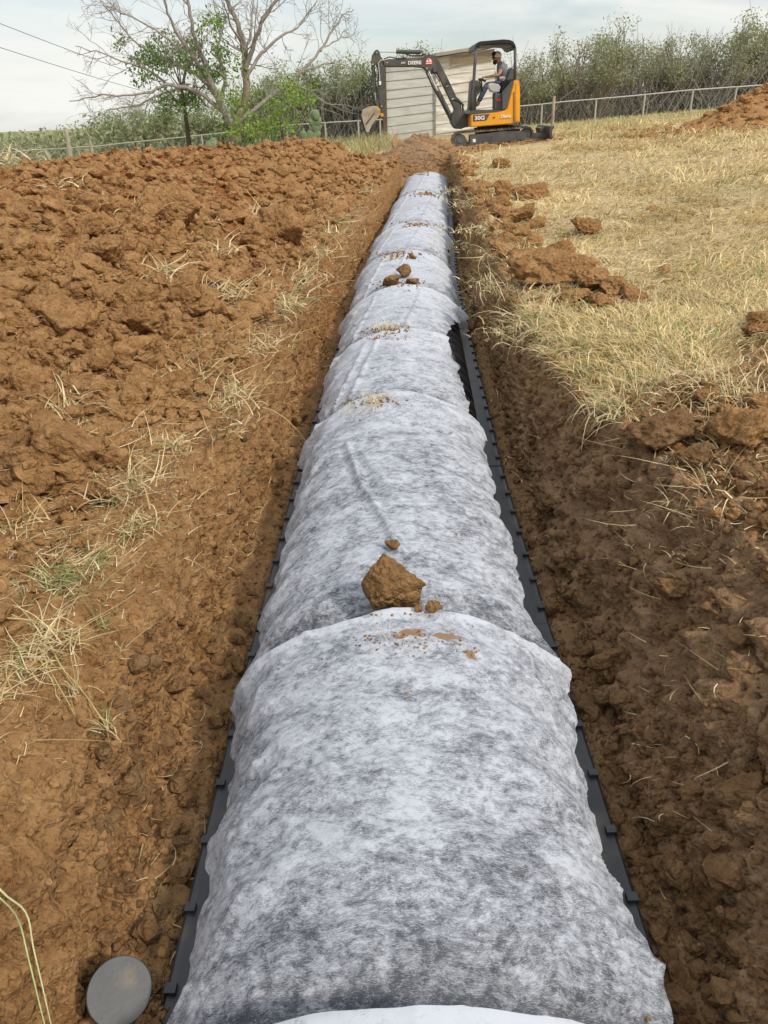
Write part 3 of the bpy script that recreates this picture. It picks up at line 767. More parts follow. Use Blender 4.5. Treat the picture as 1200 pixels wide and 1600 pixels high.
while n < 70:
    y_ = R.uniform(5.0, 15.5)**1.0; e = abs(R.normal())*.16; x_ = XC(y_)+rimR(y_)+.02+e
    z_, nn = drop(x_, y_)
    place_clod(x_, y_, z_, R.uniform(.03, .085), 'brown clod scattered along the far right rim of the trench', 'clods along the far right rim', sink=.25); n += 1
n = 0
while n < 40:
    a, b = R.uniform(960, 1200), R.uniform(650, 820); h = cast(a, b)
    if h.x-XC(h.y) < rimR(h.y): continue
    dist = (h-Vector((0, 0, CZ))).length
    place_clod(h.x, h.y, h.z, R.uniform(5, 14)*dist/F, 'small clod on the broken right rim near the viewer', 'small clods on the near right rim', 'soil_shade', sink=.35); n += 1
# clods lying on the fabric
def heroclod(px, py, hw, label, seed, sub=5, flat=.85, cracks=1, mat='soil_hero', lift=.8, planes=18):
    h = castf(px, py); dist = (h-Vector((0, 0, CZ))).length; s = hw*dist/F
    V, Fc = clod_shape(seed, sub, flat, .12, planes, cracks)
    zmin = V[:, 2].min()
    o = np_mesh('dirt_clod', V*s, tris=Fc, mat=M[mat], smooth=True); o.location = (h.x, h.y, h.z-zmin*s*lift); tag(o, label, 'dirt clod'); return o
heroclod(607, 950, 53, 'big cracked clod resting on the white fabric at the nearest seam', 527, flat=1.0, planes=26)
heroclod(615, 855, 15, 'small flat clod lying on the fabric just beyond the big one', 512, 4, .45)
heroclod(679, 952, 12, 'small crumbly clod at the right foot of the big clod on the fabric', 513, 4, .7)
heroclod(655, 953, 9, 'tiny clod wedged against the big clod on the fabric', 514, 3, .7)
heroclod(632, 432, 14, 'pointed clod on the fabric, farther than the big one', 515, 4, .72, 0)
heroclod(612, 445, 16, 'rough clod beside the pointed one on the fabric', 516, 4, .6, 0)
heroclod(645, 443, 10, 'small clod right of the pointed one on the fabric', 517, 3, .6, 0)
heroclod(644, 404, 6, 'single little clod on the fabric near the line of crumbs', 518, 3, .8, 0)
fc = []
for (a, b, rx, ry, nn_) in [(640, 1003, 75, 14, 60), (600, 1000, 40, 20, 20), (735, 1018, 16, 5, 14), (450, 1028, 260, 40, 14), (585, 628, 50, 6, 50), (606, 517, 34, 5, 90), (600, 528, 40, 3, 50), (628, 445, 36, 5, 60), (628, 398, 40, 4, 70),
        (620, 404, 30, 3, 30), (648, 352, 32, 3, 60), (668, 304, 28, 3, 50), (664, 268, 20, 5, 40), (638, 1083, 4, 2, 4), (600, 960, 60, 3, 16), (620, 800, 150, 160, 10), (1005, 1590, 10, 5, 4)]:
    for _ in range(nn_):
        h = castf(a+R.normal()*rx*.55+R.choice([-.5, 0, .6])*rx*.5, b+R.normal()*ry*.6); dist = (h-Vector((0, 0, CZ))).length
        s = R.uniform(.8, 2.6)*dist/F*(1 if b > 600 else .8); fc.append((h.x, h.y, h.z+s*.3, s, False))
crumb_field('fabric_soil_crumbs', M['soil'], fc, 'small soil crumbs spilled on the white fabric at its seams')
# ------------------------------------------------------------------ grass
def blades(P, az, L, w, lean, curl, col, nseg=3, droop=None):
    """P (n,3) roots; az azimuth; L length; lean 0 upright..1 flat; returns V,Q,C"""
    n = len(P); pts = [P]
    ang = lean*1.45
    for k in range(nseg):
        a2 = az+curl*(k/nseg)
        st = L/nseg
        q = pts[-1]+np.stack([np.cos(a2)*np.sin(ang)*st, np.sin(a2)*np.sin(ang)*st, np.cos(ang)*st], 1)
        pts.append(q); ang = ang+(droop if droop is not None else .35)
    pts = np.stack(pts, 1)                       # n, nseg+1, 3
    ww = np.linspace(1, .15, nseg+1)[None, :, None]*w[:, None, None]
    pa = az+math.pi/2+R.uniform(-.6, .6, n)
    side = np.stack([np.cos(pa), np.sin(pa), R.uniform(-.5, .5, n)], 1)[:, None, :]
    V = np.stack([pts-side*ww*.5, pts+side*ww*.5], 2).reshape(-1, 3)
    m = (nseg+1)*2; base = np.arange(n)[:, None]*m
    Q = np.concatenate([base+np.array([[2*k, 2*k+1, 2*k+3, 2*k+2]]) for k in range(nseg)], 0).reshape(-1, 4)
    return V, Q, np.repeat(col, m, 0)
STRAW = np.array([[.72, .58, .31], [.80, .68, .40], [.62, .47, .23], [.66, .54, .31], [.48, .36, .18], [.78, .68, .46]])
GREEN = np.array([[.20, .26, .08], [.28, .32, .12], [.36, .36, .16], [.15, .22, .07]])
def bcol(n, g=.1):
    c = STRAW[R.randint(len(STRAW), size=n)]; gm = (R.rand(n) < g)[:, None]
    c = np.where(gm, GREEN[R.randint(len(GREEN), size=n)], c)
    return c*R.uniform(.8, 1.12, (n, 1))
# field on the right
roots, LL, ww_, gg_ = [], [], [], []
cand = np.concatenate([sample_screen(105000, 700, 1240, 232, 700), sample_screen(16000, 860, 1230, 190, 236), sample_screen(16000, 790, 1230, 420, 700)])
gmask = {}
cx = np.zeros((len(cand), 3)); okm = np.zeros(len(cand), bool)
for i, (a, b) in enumerate(cand):
    h = cast(a, b); cx[i] = h
okm = (cx[:, 0]-XC(cx[:, 1])-rimR(cx[:, 1]) > .0) & (cx[:, 1] < 23) & (cx[:, 1] > 1.2)
cx = cx[okm]
er_ = cx[:, 0]-XC(cx[:, 1])-rimR(cx[:, 1])
ge = fbm(cx, 1.3, 4, 77)
bare = np.clip((1-sstep(2.35, 2.75, cx[:, 1]+.5*ge))+np.exp(-(((cx[:, 0]-XC(cx[:, 1])-1.75)/.5)**2+((cx[:, 1]-2.95)/.32)**2)*1.2)+np.exp(-(((cx[:, 0]-XC(cx[:, 1])-.95)/.33)**2+((cx[:, 1]-4.75)/.5)**2))*1.1, 0, 1)
bare = np.clip(bare+(1-sstep(.02, .22+.1*ge, er_))*sstep(4.9, 6, cx[:, 1])*.6, 0, 1)
bare = np.maximum(bare, np.exp(-((cx[:, 1]-(17.3-.12*(cx[:, 0]-6)))/.55)**2)*sstep(4.6, 6.5, cx[:, 0])*1.2)
bare = np.maximum(bare, np.exp(-((cx[:, 1]-19.6)/1.1)**2)*np.exp(-((cx[:, 0]-3.0)/1.9)**2))
tuft = .30+.70*sstep(-.25, .30, fbm(cx, 3.0, 3, 14))
keepm = R.rand(len(cx)) < (1-bare*.97)*tuft
cx = cx[keepm]; n = len(cx); dist = np.hypot(cx[:, 0], cx[:, 1])
azf = fbm(cx, 1.1, 3, 19)*5+R.normal(size=n)*.9
patch = fbm(cx, 1.7, 3, 23)
L_ = np.clip((.040+.0065*dist)*np.exp(R.normal(size=n)*.35)*(1+.4*patch), .03, .34)
gr_ = np.clip(.03+.28*sstep(.15, .5, fbm(cx, .8, 3, 88))+.12*np.exp(-((cx[:, 1]-3.0)/.8)**2), 0, .8)
C_ = np.where((R.rand(n) < gr_)[:, None], GREEN[R.randint(4, size=n)]*1.3, STRAW[R.randint(6, size=n)])*R.uniform(.75, 1.12, (n, 1))
C_ = C_*np.array([1, .97, .9])*(1+.30*patch[:, None])
V, Q, C = blades(cx-np.array([0, 0, .006]), azf, L_, (.0016+.00105*dist)*R.uniform(.6, 1.5, n), np.clip(R.beta(3.0, 1.1, n), .15, 1.05), R.normal(size=n)*1.1, C_, 3)
tag(np_mesh('dry_grass_field', V, quads=Q, mat=M['grass'], attrs={'Col': np.clip(C, 0, 1)}), 'dry straw coloured grass covering the field right of the trench', 'grass', kind='stuff')
# tufts: things of their own
def tuft_obj(name, px, py, n, L, w, label, cat='grass tuft', g=.1, spread=.04, lean=(.3, 1.), group=None, onfab=False, az=None, azs=6.28, droop=.3, at=None):
    h = at or (castf(px, py) if onfab else cast(px, py))
    P = np.array(h)+R.normal(size=(n, 3))*np.array([spread, spread, spread*.15])
    a = (R.uniform(0, 6.28, n) if az is None else az+R.normal(size=n)*azs)
    Ls = L*np.exp(R.normal(size=n)*.35)
    V, Q, C = blades(P, a, Ls, w*R.uniform(.6, 1.4, n), R.uniform(lean[0], lean[1], n), R.normal(size=n)*.7, bcol(n, g), 4, droop=R.normal(size=n)*.12+droop)
    o = np_mesh(name, V, quads=Q, mat=M['grass'], attrs={'Col': np.clip(C, 0, 1)}, origin=tuple(h)); tag(o, label, cat, group); return o
GT = [ # px,py,n,L(px),green,label
 (430, 480, 150, 60, .08, 'large dry tuft hanging on the left rim, half way up the picture'), (455, 440, 120, 45, .05, 'dry tuft on the left rim just beyond the large hanging one'),
 (480, 400, 90, 40, .05, 'dry tuft at the left rim, third from the near end of the rim straw'), (500, 365, 70, 32, .05, 'small dry tuft on the far left rim'),
 (390, 540, 120, 45, .08, 'dry straw spread along the left rim nearer than the large hanging tuft'), (340, 625, 130, 55, .1, 'dry tuft with drooping stalks on the left rim above the trench wall'),
 (320, 395, 70, 40, .1, 'straw tuft among the clods high on the left bank'), (345, 460, 110, 50, .1, 'dense straw tuft in the middle of the left bank'),
 (240, 430, 90, 50, .1, 'straw lying behind the broad flat clod'), (290, 575, 80, 40, .1, 'straw poking out under the low wide clod'),
 (390, 340, 50, 30, .05, 'pale straw bunch near the top of the left bank'), (350, 665, 60, 40, .1, 'thin straw on the left rim below the drooping tuft'),
 (75, 640, 120, 60, .06, 'straw along the upper edge of the big rounded clod'), (110, 680, 60, 50, .1, 'straw tuft right of the big rounded clod'),
 (15, 830, 80, 80, .15, 'long pale grass at the left picture edge above the green runner'), (190, 760, 130, 60, .12, 'wide straw patch on the near left rim'),
 (200, 820, 90, 60, .2, 'straw and green blades on the near left rim below the wide patch'), (110, 890, 110, 55, .75, 'green grass runner on the near left rim'),
 (70, 920, 90, 60, .65, 'green and straw grass below the green runner'), (60, 1000, 110, 75, .05, 'golden straw bunch on the near left shelf'), (30, 1045, 90, 70, .1, 'golden straw tuft at the left edge of the near shelf'),
 (110, 290, 40, 30, .1, 'pale straw high on the far left bank'), (20, 250, 60, 30, .1, 'straw at the top left corner of the spoil bank'),
 (190, 330, 30, 30, .0, 'a few pale stalks on the upper left bank'), (410, 215, 30, 24, .1, 'straw stub on the crest of the left bank'),
 (165, 325, 24, 50, .0, 'long bleached stalks lying on the upper left bank'), (230, 705, 60, 40, .1, 'straw scattered between the big clod and the left rim'), (300, 350, 40, 30, .05, 'straw strands beside the slab like clod'),
 (270, 690, 50, 40, .1, 'straw wisp on the left rim right of the big clod')]
for (a, b, n, L, g, lab) in GT:
    h = cast(a, b); dist = (h-Vector((0, 0, CZ))).length; k = dist/F
    tuft_obj('grass_tuft', a, b, int(n*1.6), L*k*.72, max(.0016, 1.9*k), lab, g=g*.7, spread=22*k*(1.25 if n > 100 else 1), lean=(.45, 1.1), droop=.15)
RT = [(850, 500, 260, 60, .25, 'pale grass tuft overhanging the right rim, farthest of the near fringe', 3.3), (905, 540, 260, 60, .2, 'dry fringe of grass hanging over the right trench wall', 3.6),
 (870, 515, 160, 55, .1, 'curled pale grass at the very edge of the right rim', 3.3), (975, 640, 240, 80, .3, 'long drooping grass fringe on the near right rim', 3.7), (1020, 600, 180, 60, .5, 'greenish tuft set back from the near right rim', 3.),
 (1000, 570, 160, 50, .4, 'green streaked tuft beyond the drooping fringe', 3.3), (1110, 600, 160, 60, .15, 'straw tuft by the bare patch on the right', 3.6), (1160, 620, 150, 70, .1, 'long pale straw at the right picture edge over the rim', 3.4),
 (1060, 560, 160, 45, .2, 'straw tuft in front of the bare patch on the right', 3.), (790, 400, 120, 36, .3, 'grass tuft on the right rim before the largest clod', 3.4), (760, 360, 90, 30, .3, 'grey green tuft on the right rim farther along', 3.3),
 (775, 440, 110, 34, .35, 'weedy tuft on the right wall beside the largest rim clod', 3.4), (740, 320, 70, 24, .2, 'small weedy tuft far along the right rim', 3.3), (1130, 745, 60, 60, .1, 'loose straw on the broken near right rim', 3.6), (1090, 800, 40, 60, .05, 'scattered pale stalks on the near right slope', 3.6),
 (735, 385, 80, 26, .3, 'grey green fringe hanging on the right rim, between two weedy tufts', 3.3), (722, 300, 60, 18, .2, 'tiny weedy tuft at the far right rim', 3.3), (805, 455, 140, 40, .2, 'matted straw on the right rim beside the largest clod', 3.3), (812, 520, 160, 44, .2, 'straw fringe at the right rim corner, above the ribbed chamber wall', 3.3),
 (745, 475, 60, 24, .6, 'weedy straw clump lying on the right trench floor', 3.)]
for (a, b, n, L, g, lab, az) in RT:
    h = cast(a, b); dist = (h-Vector((0, 0, CZ))).length; k = dist/F
    tuft_obj('grass_tuft', a, b, int(n*1.3), L*k*.62, max(.0016, 1.6*k), lab, g=g*.6, spread=24*k, lean=(.3, 1.15), az=az, azs=1.5, droop=.28)
for (a, b, n, L, lab) in [(590, 624, 170, 16, 'golden straw tuft on the fabric at the second seam'), (612, 512, 160, 12, 'golden straw tuft on the fabric at the third seam'), (600, 1000, 10, 22, 'few thin straws on the fabric below the big clod'), (690, 950, 6, 40, 'single bent straws beside the big clod on the fabric'), (558, 640, 40, 14, 'thin straw scattered left of the golden tuft on the fabric')]:
    h = castf(a, b); k = (h-Vector((0, 0, CZ))).length/F
    tuft_obj('straw_tuft', a, b, n, L*k, max(.0011, 1.1*k), lab, g=0, spread=(12 if n > 100 else 14)*k, lean=(.4, 1.2), onfab=True, at=h)
# long runners
def stalk(name, pts, w, col, label, nodes=0, cat='grass stalk'):
    pts = [Vector(p) for p in pts]; q_ = [pts[0]*2-pts[1]]+pts+[pts[-1]*2-pts[-2]]; out_ = []
    for i in range(1, len(q_)-2):
        for t in (0, .25, .5, .75):
            a, b, c, d = q_[i-1:i+3]; out_.append(.5*((2*b)+(c-a)*t+(2*a-5*b+4*c-d)*t*t+(3*b-a-3*c+d)*t**3))
    pts = [tuple(p) for p in out_+[pts[-1]]]
    mb = MB(); mb.tube(pts, list(np.linspace(w, w*.45, len(pts))), 5)
    V = np.array(mb.v); o = np_mesh(name, V, faces=mb.f, mat=M['grass'], attrs={'Col': np.repeat([col], len(V), 0)}, origin=tuple(pts[0]), smooth=True); tag(o, label, cat); return o
def pz(a, b, lift): h = cast(a, b); return tuple(h+(Vector((0, 0, CZ))-h).normalized()*lift)
stalk('grass_stalk', [pz(5, 965, .02), pz(60, 972, .03), pz(120, 1000, .05), pz(150, 994, .07), pz(188, 984, .09)], .0022, (.55, .48, .22), 'long jointed straw sticking out from the near left bank')
stalk('grass_stalk', [pz(70, 990, .02), pz(95, 1040, .03), pz(125, 1075, .03), pz(150, 1110, .03), pz(165, 1135, .03), pz(172, 1165, .02)], .0024, (.58, .48, .2), 'thick golden runner trailing down the near left wall')
stalk('grass_stalk', [pz(60, 1010, .02), pz(85, 1060, .03), pz(108, 1100, .03), pz(118, 1120, .02)], .002, (.58, .48, .2), 'shorter golden runner left of the thick one')
for (a, b, n, L, g, lab) in [(168, 1140, 26, 40, .3, 'spray of blades at the tip of the golden runner'), (160, 985, 12, 46, .9, 'upright green sprig on the near left wall'), (115, 1085, 18, 40, .1, 'dry spray half way down the golden runner')]:
    h = cast(a, b); k = (h-Vector((0, 0, CZ))).length/F
    tuft_obj('grass_sprig', a, b, n, L*k, 1.9*k, lab, g=g, spread=4*k, lean=(.1, .8), at=h+(Vector((0, 0, CZ))-h).normalized()*.025)
def pd(a, b, t): v = Vector(ray(a, b)).normalized(); return tuple(Vector((0, 0, CZ))+v*t)
stalk('grass_stalk', [pd(-60, 1330, .86), pd(-20, 1385, .85), pd(25, 1430, .84), pd(45, 1500, .83), pd(62, 1570, .82), pd(80, 1640, .81)], .0011, (.50, .55, .24), 'green jointed stalk at the lower left corner, the left one of two')
stalk('grass_stalk', [pd(-60, 1310, .80), pd(0, 1390, .80), pd(40, 1425, .80), pd(52, 1480, .79), pd(66, 1540, .78), pd(84, 1620, .77)], .0011, (.58, .58, .30), 'green jointed stalk at the lower left corner, the right one of two')
# fine straw litter
def litter(name, boxes, label, fab=False):
    Ps = []; Ls = []
    for _ in range(5200):
        y_ = 1.1+R.rand()**1.5*10; x_ = XC(y_)-rimL(y_)+R.normal()*.085-.05; cl_ = fbm(np.array([[x_*.5, y_, 0]]), 2.2, 2, 99)[0]
        if cl_ < -.05: continue
        z_ = drop(x_, y_)[0]; Ps.append((x_, y_, z_+.006)); Ls.append(math.hypot(y_, 1.))
    for (x0, x1, y0, y1, n) in boxes:
        for (a, b) in sample_screen(n, x0, x1, y0, y1):
            h = cast(a, b); Ps.append((h.x, h.y, h.z+.006)); Ls.append((h-Vector((0, 0, CZ))).length)
    P = np.array(Ps); n = len(P); Ls = np.array(Ls)
    V, Q, C = blades(P, R.uniform(0, 6.28, n), (.022+.014*Ls)*np.exp(R.normal(size=n)*.45), .0011+.0009*Ls, R.uniform(.8, 1.08, n), R.normal(size=n)*.9, bcol(n, .05), 4, droop=.03)
    tag(np_mesh(name, V, quads=Q, mat=M['grass'], attrs={'Col': np.clip(C, 0, 1)}), label, 'straw', kind='stuff')
litter('straw_litter', [(0, 420, 560, 900, 420), (100, 560, 300, 600, 420), (0, 330, 250, 560, 160), (0, 200, 830, 1100, 150), (950, 1200, 650, 900, 260), (1000, 1200, 900, 1350, 40), (220, 360, 1100, 1600, 60), (860, 1100, 1050, 1600, 26), (690, 860, 420, 1000, 160), (720, 1000, 300, 520, 220)], 'fine straw litter strewn over the soil of both banks')
# ------------------------------------------------------------------ excavator
M['yellow'] = pbr('yellow_paint', (.80, .36, .02), .42, var=.06, vs=4, spec=.5, dirt=((.45, .26, .10), 3, .58, .5))
M['steel_dark'] = pbr('charcoal_paint', (.075, .075, .070), .5, var=.2, vs=5, spec=.5, dirt=((.20, .15, .10), 3, .55, .45))
M['black'] = pbr('black_parts', (.018, .018, .019), .5, var=.3, vs=8)
M['rubber'] = pbr('track_rubber', (.05, .046, .042), .85, var=.3, vs=8, dirt=((.25, .17, .10), 5, .45, .75))
M['chrome'] = pbr('chrome_rod', (.75, .75, .74), .22, metal=.9, var=.05)
M['bucket'] = pbr('worn_bucket', (.44, .39, .30), .5, metal=.25, var=.2, vs=5, dirt=((.34, .24, .14), 4, .5, .7))
M['white'] = pbr('white_decal', (.82, .82, .80), .5, var=.03)
M['red'] = pbr('red_decal', (.62, .06, .05), .5, var=.05)
M['greyp'] = pbr('grey_panel', (.09, .095, .10), .55, var=.12, vs=5)
M['lightgrey'] = pbr('light_grey_panel', (.45, .45, .43), .55, var=.1, vs=5)
EY = 21.0
def Zm(f, pts, Y): return [UY(*f(x, y), Y) for x, y in pts]
Z4 = lambda x, y: (680+x/6., 50+y/6.)
Z5 = lambda x, y: (550+x*.15, 60+y*.15)
def xz(f, pts, Y): return [(p[0], p[2]) for p in Zm(f, pts, Y)]
ex = empty('mini_excavator', UY(770, 228, EY))
tag(ex, 'yellow and charcoal mini excavator with open canopy, arm reaching left over the trench', 'excavator')
def pr(name, f, pts, Yn, Yf, mat, parent=ex, bevel=.012, mb=None):
    m = mb or MB(); m.prism(xz(f, pts, Yn), Yn, Yf)
    return m.build(name, mat, parent, bevel) if mb is None else m
def circ(f, cx_, cy_, r, n=28): return [(cx_+r*math.cos(2*math.pi*k/n), cy_+r*math.sin(2*math.pi*k/n)) for k in range(n)]
def hull(c1, r1, c2, r2, n=20):
    pts = []; a = math.atan2(c2[1]-c1[1], c2[0]-c1[0]); b = math.acos((r1-r2)/math.hypot(c2[0]-c1[0], c2[1]-c1[1]))
    for k in range(n+1):
        t = a+b+(2*math.pi-2*b)*k/n; pts.append((c1[0]+r1*math.cos(t), c1[1]+r1*math.sin(t)))
    for k in range(n+1):
        t = a-b+2*b*k/n; pts.append((c2[0]+r2*math.cos(t), c2[1]+r2*math.sin(t)))
    return pts
def reparent(o, p):
    o.parent = p; return o
def sub(o, name, mb, mat, bevel=0):          # mesh sub-part of part o (o sits at ex origin)
    m = mb.build(name, mat, ex, bevel); m.parent = o; return m
YN, YF = 20.28, 21.72
def track(Yn, Yf):
    o_, i_ = hull((235, 1015), 76, (860, 950), 60), hull((235, 1015), 62, (860, 950), 47)
    a, b = xz(Z4, o_, Yn), xz(Z4, i_, Yn); n = len(a)
    mb = MB(); vs = [(x, Yn, z) for x, z in a]+[(x, Yn, z) for x, z in b]+[(x, Yf, z) for x, z in a]+[(x, Yf, z) for x, z in b]
    fs = []
    for k in range(n):
        j = (k+1) % n; fs += [(k, j, n+j, n+k), (2*n+j, 2*n+k, 3*n+k, 3*n+j), (k, 2*n+k, 2*n+j, j), (n+k, n+j, 3*n+j, 3*n+k)]
    mb.add(vs, fs)
    # lugs
    per = [Vector((x, 0, z)) for x, z in a]; L_ = [0]
    for k in range(n): L_.append(L_[-1]+(per[(k+1) % n]-per[k]).length)
    for q in np.arange(0, L_[-1], .085):
        k = max(i for i in range(n) if L_[i] <= q); p, p2 = per[k], per[(k+1) % n]; t = (q-L_[k])/max(L_[k+1]-L_[k], 1e-6)
        c = p.lerp(p2, t); d = (p2-p).normalized(); ang = math.atan2(d.z, d.x)
        mb.box((c.x, (Yn+Yf)/2, c.z), (.016, (Yf-Yn)/2-.006, .016), Matrix.Rotation(-ang, 3, 'Y'))
    belt = mb.build('track', M['rubber'], ex)
    s = MB(); s.prism(xz(Z4, circ(Z4, 235, 1015, 58), Yn+.03), Yn+.03, Yf-.03); sub(belt, 'idler_wheel', s, M['steel_dark'], .01)
    s = MB(); s.prism(xz(Z4, circ(Z4, 235, 1015, 28), Yn), Yn+.005, Yn+.05); sub(belt, 'wheel_hub', s, M['greyp'], .005)
    s = MB(); s.prism(xz(Z4, circ(Z4, 860, 950, 44), Yn+.03), Yn+.03, Yf-.03); sub(belt, 'sprocket', s, M['steel_dark'], .01)
    s = MB(); s.prism(xz(Z4, [(325, 965), (480, 950), (640, 925), (868, 928), (872, 1000), (345, 1072), (325, 1060)], Yn), Yn+.02, Yf-.04); sub(belt, 'track_frame', s, M['steel_dark'], .01)
    if Yn < EY-.3:
        s = MB(); s.prism(xz(Z4, [(352, 1005), (380, 1002), (382, 1032), (354, 1035)], Yn), Yn+.012, Yn+.03); sub(belt, 'sticker', s, M['white'])
    return belt
track(YN-.03, YN+.27); track(YF-.27, YF+.03)
pr('undercarriage', Z4, [(400, 905), (640, 880), (800, 875), (790, 960), (420, 1000)], YN+.3, YF-.3, M['black'])
pr('turntable', Z4, [(420, 885), (640, 868), (690, 866), (690, 905), (430, 925)], YN+.4, YF-.4, M['black'])
mb = MB(); pr('', Z4, [(900, 945), (1085, 950), (1085, 990), (900, 1000)], YN+.25, YN+.37, None, mb=mb); pr('', Z4, [(900, 945), (1085, 950), (1085, 990), (900, 1000)], YF-.37, YF-.25, None, mb=mb)
pr('', Z4, [(975, 900), (1010, 892), (1075, 893), (1080, 950), (985, 950)], EY-.25, EY+.25, None, mb=mb)
bl = mb.build('blade_arm', M['steel_dark'], ex, .01)
pr('dozer_blade', Z4, [(1072, 884), (1118, 882), (1122, 892), (1098, 920), (1096, 960), (1116, 1000), (1108, 1008), (1080, 1000), (1068, 950)], YN-.03, YF+.03, M['steel_dark'])
# house
body = pr('body', Z4, [(333, 775), (560, 752), (640, 738), (672, 722), (738, 452), (788, 447), (794, 560), (792, 850), (700, 864), (333, 893)], YN+.02, YF-.02, M['yellow'], bevel=.02)
pr('counterweight', Z4, [(745, 470), (792, 466), (797, 560), (796, 846), (742, 852)], YN+.005, YF-.005, M['yellow'], bevel=.03)
pr('side_panel', Z4, [(628, 578), (726, 460), (732, 464), (668, 722), (628, 732)], YN+.014, YN+.2, M['greyp'])
pr('floor_plate', Z4, [(290, 770), (340, 735), (628, 728), (628, 745), (560, 756), (335, 778)], YN+.03, YF-.03, M['steel_dark'])
mb = MB(); pr('', Z4, [(356, 780), (512, 768), (482, 828), (356, 838)], YN, YN+.02, None, mb=mb); mb2 = mb
for v in range(len(mb.v)): mb.v[v] = (mb.v[v][0], YN+.013+(0 if mb.v[v][1] < YN+.005 else .01), mb.v[v][2])
dec = mb.build('number_decal', M['steel_dark'], ex)
mb = MB(); pr('', Z4, circ(Z4, 552, 802, 8, 12), YN+.01, YN+.03, None, mb=mb); mb.build('filler_cap', M['black'], ex)
mb = MB(); pr('', Z4, [(738, 560), (742, 560), (742, 850), (738, 850)], YN+.0, YN+.03, None, mb=mb); mb.build('panel_seam', M['black'], ex)
pr('console_box', Z4, [(560, 575), (600, 572), (628, 580), (628, 728), (556, 728)], YN+.12, YN+.5, M['greyp'])
pr('warning_label', Z4, [(572, 622), (615, 622), (615, 648), (572, 648)], YN+.112, YN+.13, M['red'], bevel=0)
pr('side_console', Z4, [(490, 490), (530, 475), (612, 492), (615, 540), (590, 572), (540, 572), (505, 545)], YN+.16, YN+.34, M['lightgrey'], bevel=.03)
seat = pr('seat', Z4, [(565, 560), (650, 540), (660, 470), (690, 470), (700, 600), (560, 640)], EY-.25, EY+.25, M['black'], bevel=.03)
s = MB(); s.prism(xz(Z4, [(662, 445), (690, 360), (712, 330), (736, 330), (746, 380), (735, 440), (700, 560), (655, 560)], EY-.22), EY-.22, EY+.22); sub(seat, 'seat_back', s, M['greyp'], .03)
s = MB(); s.prism(xz(Z4, [(600, 418), (655, 415), (662, 440), (602, 444)], EY-.33), EY-.33, EY-.26); sub(seat, 'armrest', s, M['lightgrey'], .015)
pr('engine_cover', Z4, [(640, 455), (735, 440), (735, 470), (700, 720), (620, 720), (625, 560)], YN+.22, YF-.1, M['black'])
pr('front_console', Z4, [(340, 455), (385, 450), (420, 470), (430, 560), (390, 600), (385, 735), (320, 745)], EY-.25, EY+.25, M['steel_dark'], bevel=.02)
mb = MB(); mb.tube(Zm(Z4, [(440, 560), (435, 470), (432, 445)], YN+.35), .018, 8); mb.tube(Zm(Z4, [(415, 448), (440, 445), (475, 462)], YN+.35), .028, 8); mb.build('control_lever', M['black'], ex)
mb = MB(); mb.tube(Zm(Z4, [(430, 560), (420, 480), (418, 450)], YF-.5), .018, 8); mb.tube(Zm(Z4, [(405, 445), (430, 442)], YF-.5), .026, 8); mb.build('control_lever', M['black'], ex)
# canopy
for Yp, nm in ((YN+.08, 'n'), (YF-.12, 'f')):
    mb = MB(); mb.tube(Zm(Z4, [(385, 150), (372, 300), (362, 450), (345, 600), (340, 762)], Yp), .036, 10); mb.build('canopy_post', M['steel_dark'], ex, smooth=True)
    mb = MB(); mb.tube(Zm(Z4, [(748, 150), (750, 300), (746, 450)], Yp), .034, 10); mb.build('canopy_post', M['steel_dark'], ex, smooth=True)
pr('canopy_roof', Z4, [(368, 175), (372, 135), (398, 95), (430, 86), (640, 68), (715, 74), (745, 98), (760, 140), (760, 165), (738, 165), (733, 140), (700, 116), (620, 112), (440, 128), (405, 145), (392, 178)], YN+.04, YF-.06, M['black'], bevel=.025)
mb = MB(); mb.tube(Zm(Z4, [(415, 135), (445, 115), (500, 105)], YN+.06), .014, 6); mb.tube(Zm(Z4, [(628, 575), (725, 458)], YN+.0), .018, 6); mb.build('grab_rail', M['greyp'], ex)
mb = MB(); mb.prism(xz(Z4, [(290, 765), (318, 600), (335, 450), (346, 450), (342, 600), (335, 770)], YF-.3), YF-.34, YF-.3); mb.build('front_guard', M['steel_dark'], ex)
# swing bracket, boom, stick, bucket
BY = 21.0
pr('swing_bracket', Z5, [(1040, 800), (1075, 735), (1130, 720), (1175, 770), (1210, 800), (1230, 900), (1140, 945), (1068, 942), (1022, 870)], BY-.16, BY+.16, M['steel_dark'], bevel=.02)
pr('king_post', Z5, [(1130, 800), (1280, 790), (1290, 905), (1180, 930)], BY-.12, BY+.12, M['yellow'])
boom = pr('boom', Z5, [(318, 245), (335, 225), (365, 216), (520, 212), (740, 196), (785, 165), (830, 165), (868, 190), (905, 232), (945, 310), (1010, 440), (1090, 610), (1135, 690), (1150, 760), (1120, 830), (1062, 820), (1066, 740), (1000, 600), (930, 455), (880, 360), (820, 372), (770, 340), (745, 308), (640, 296), (380, 298), (335, 286)], BY-.11, BY+.11, M['steel_dark'], bevel=.02)
def cyl(name, f, pts, r, mat, Y=BY, n=12, parent=None):
    mb = MB(); mb.tube(Zm(f, pts, Y), r, n); o = mb.build(name, mat, ex); 
    if parent: o.parent = parent
    return o
c = cyl('boom_cylinder', Z5, [(876, 520), (1040, 845)], .062, M['steel_dark'], BY-.02); cyl('rod', Z5, [(800, 345), (890, 545)], .026, M['chrome'], BY-.14, parent=c)
cyl('rod_guard', Z5, [(772, 350), (850, 520), (935, 670), (1035, 850)], .022, M['black'], BY-.15)
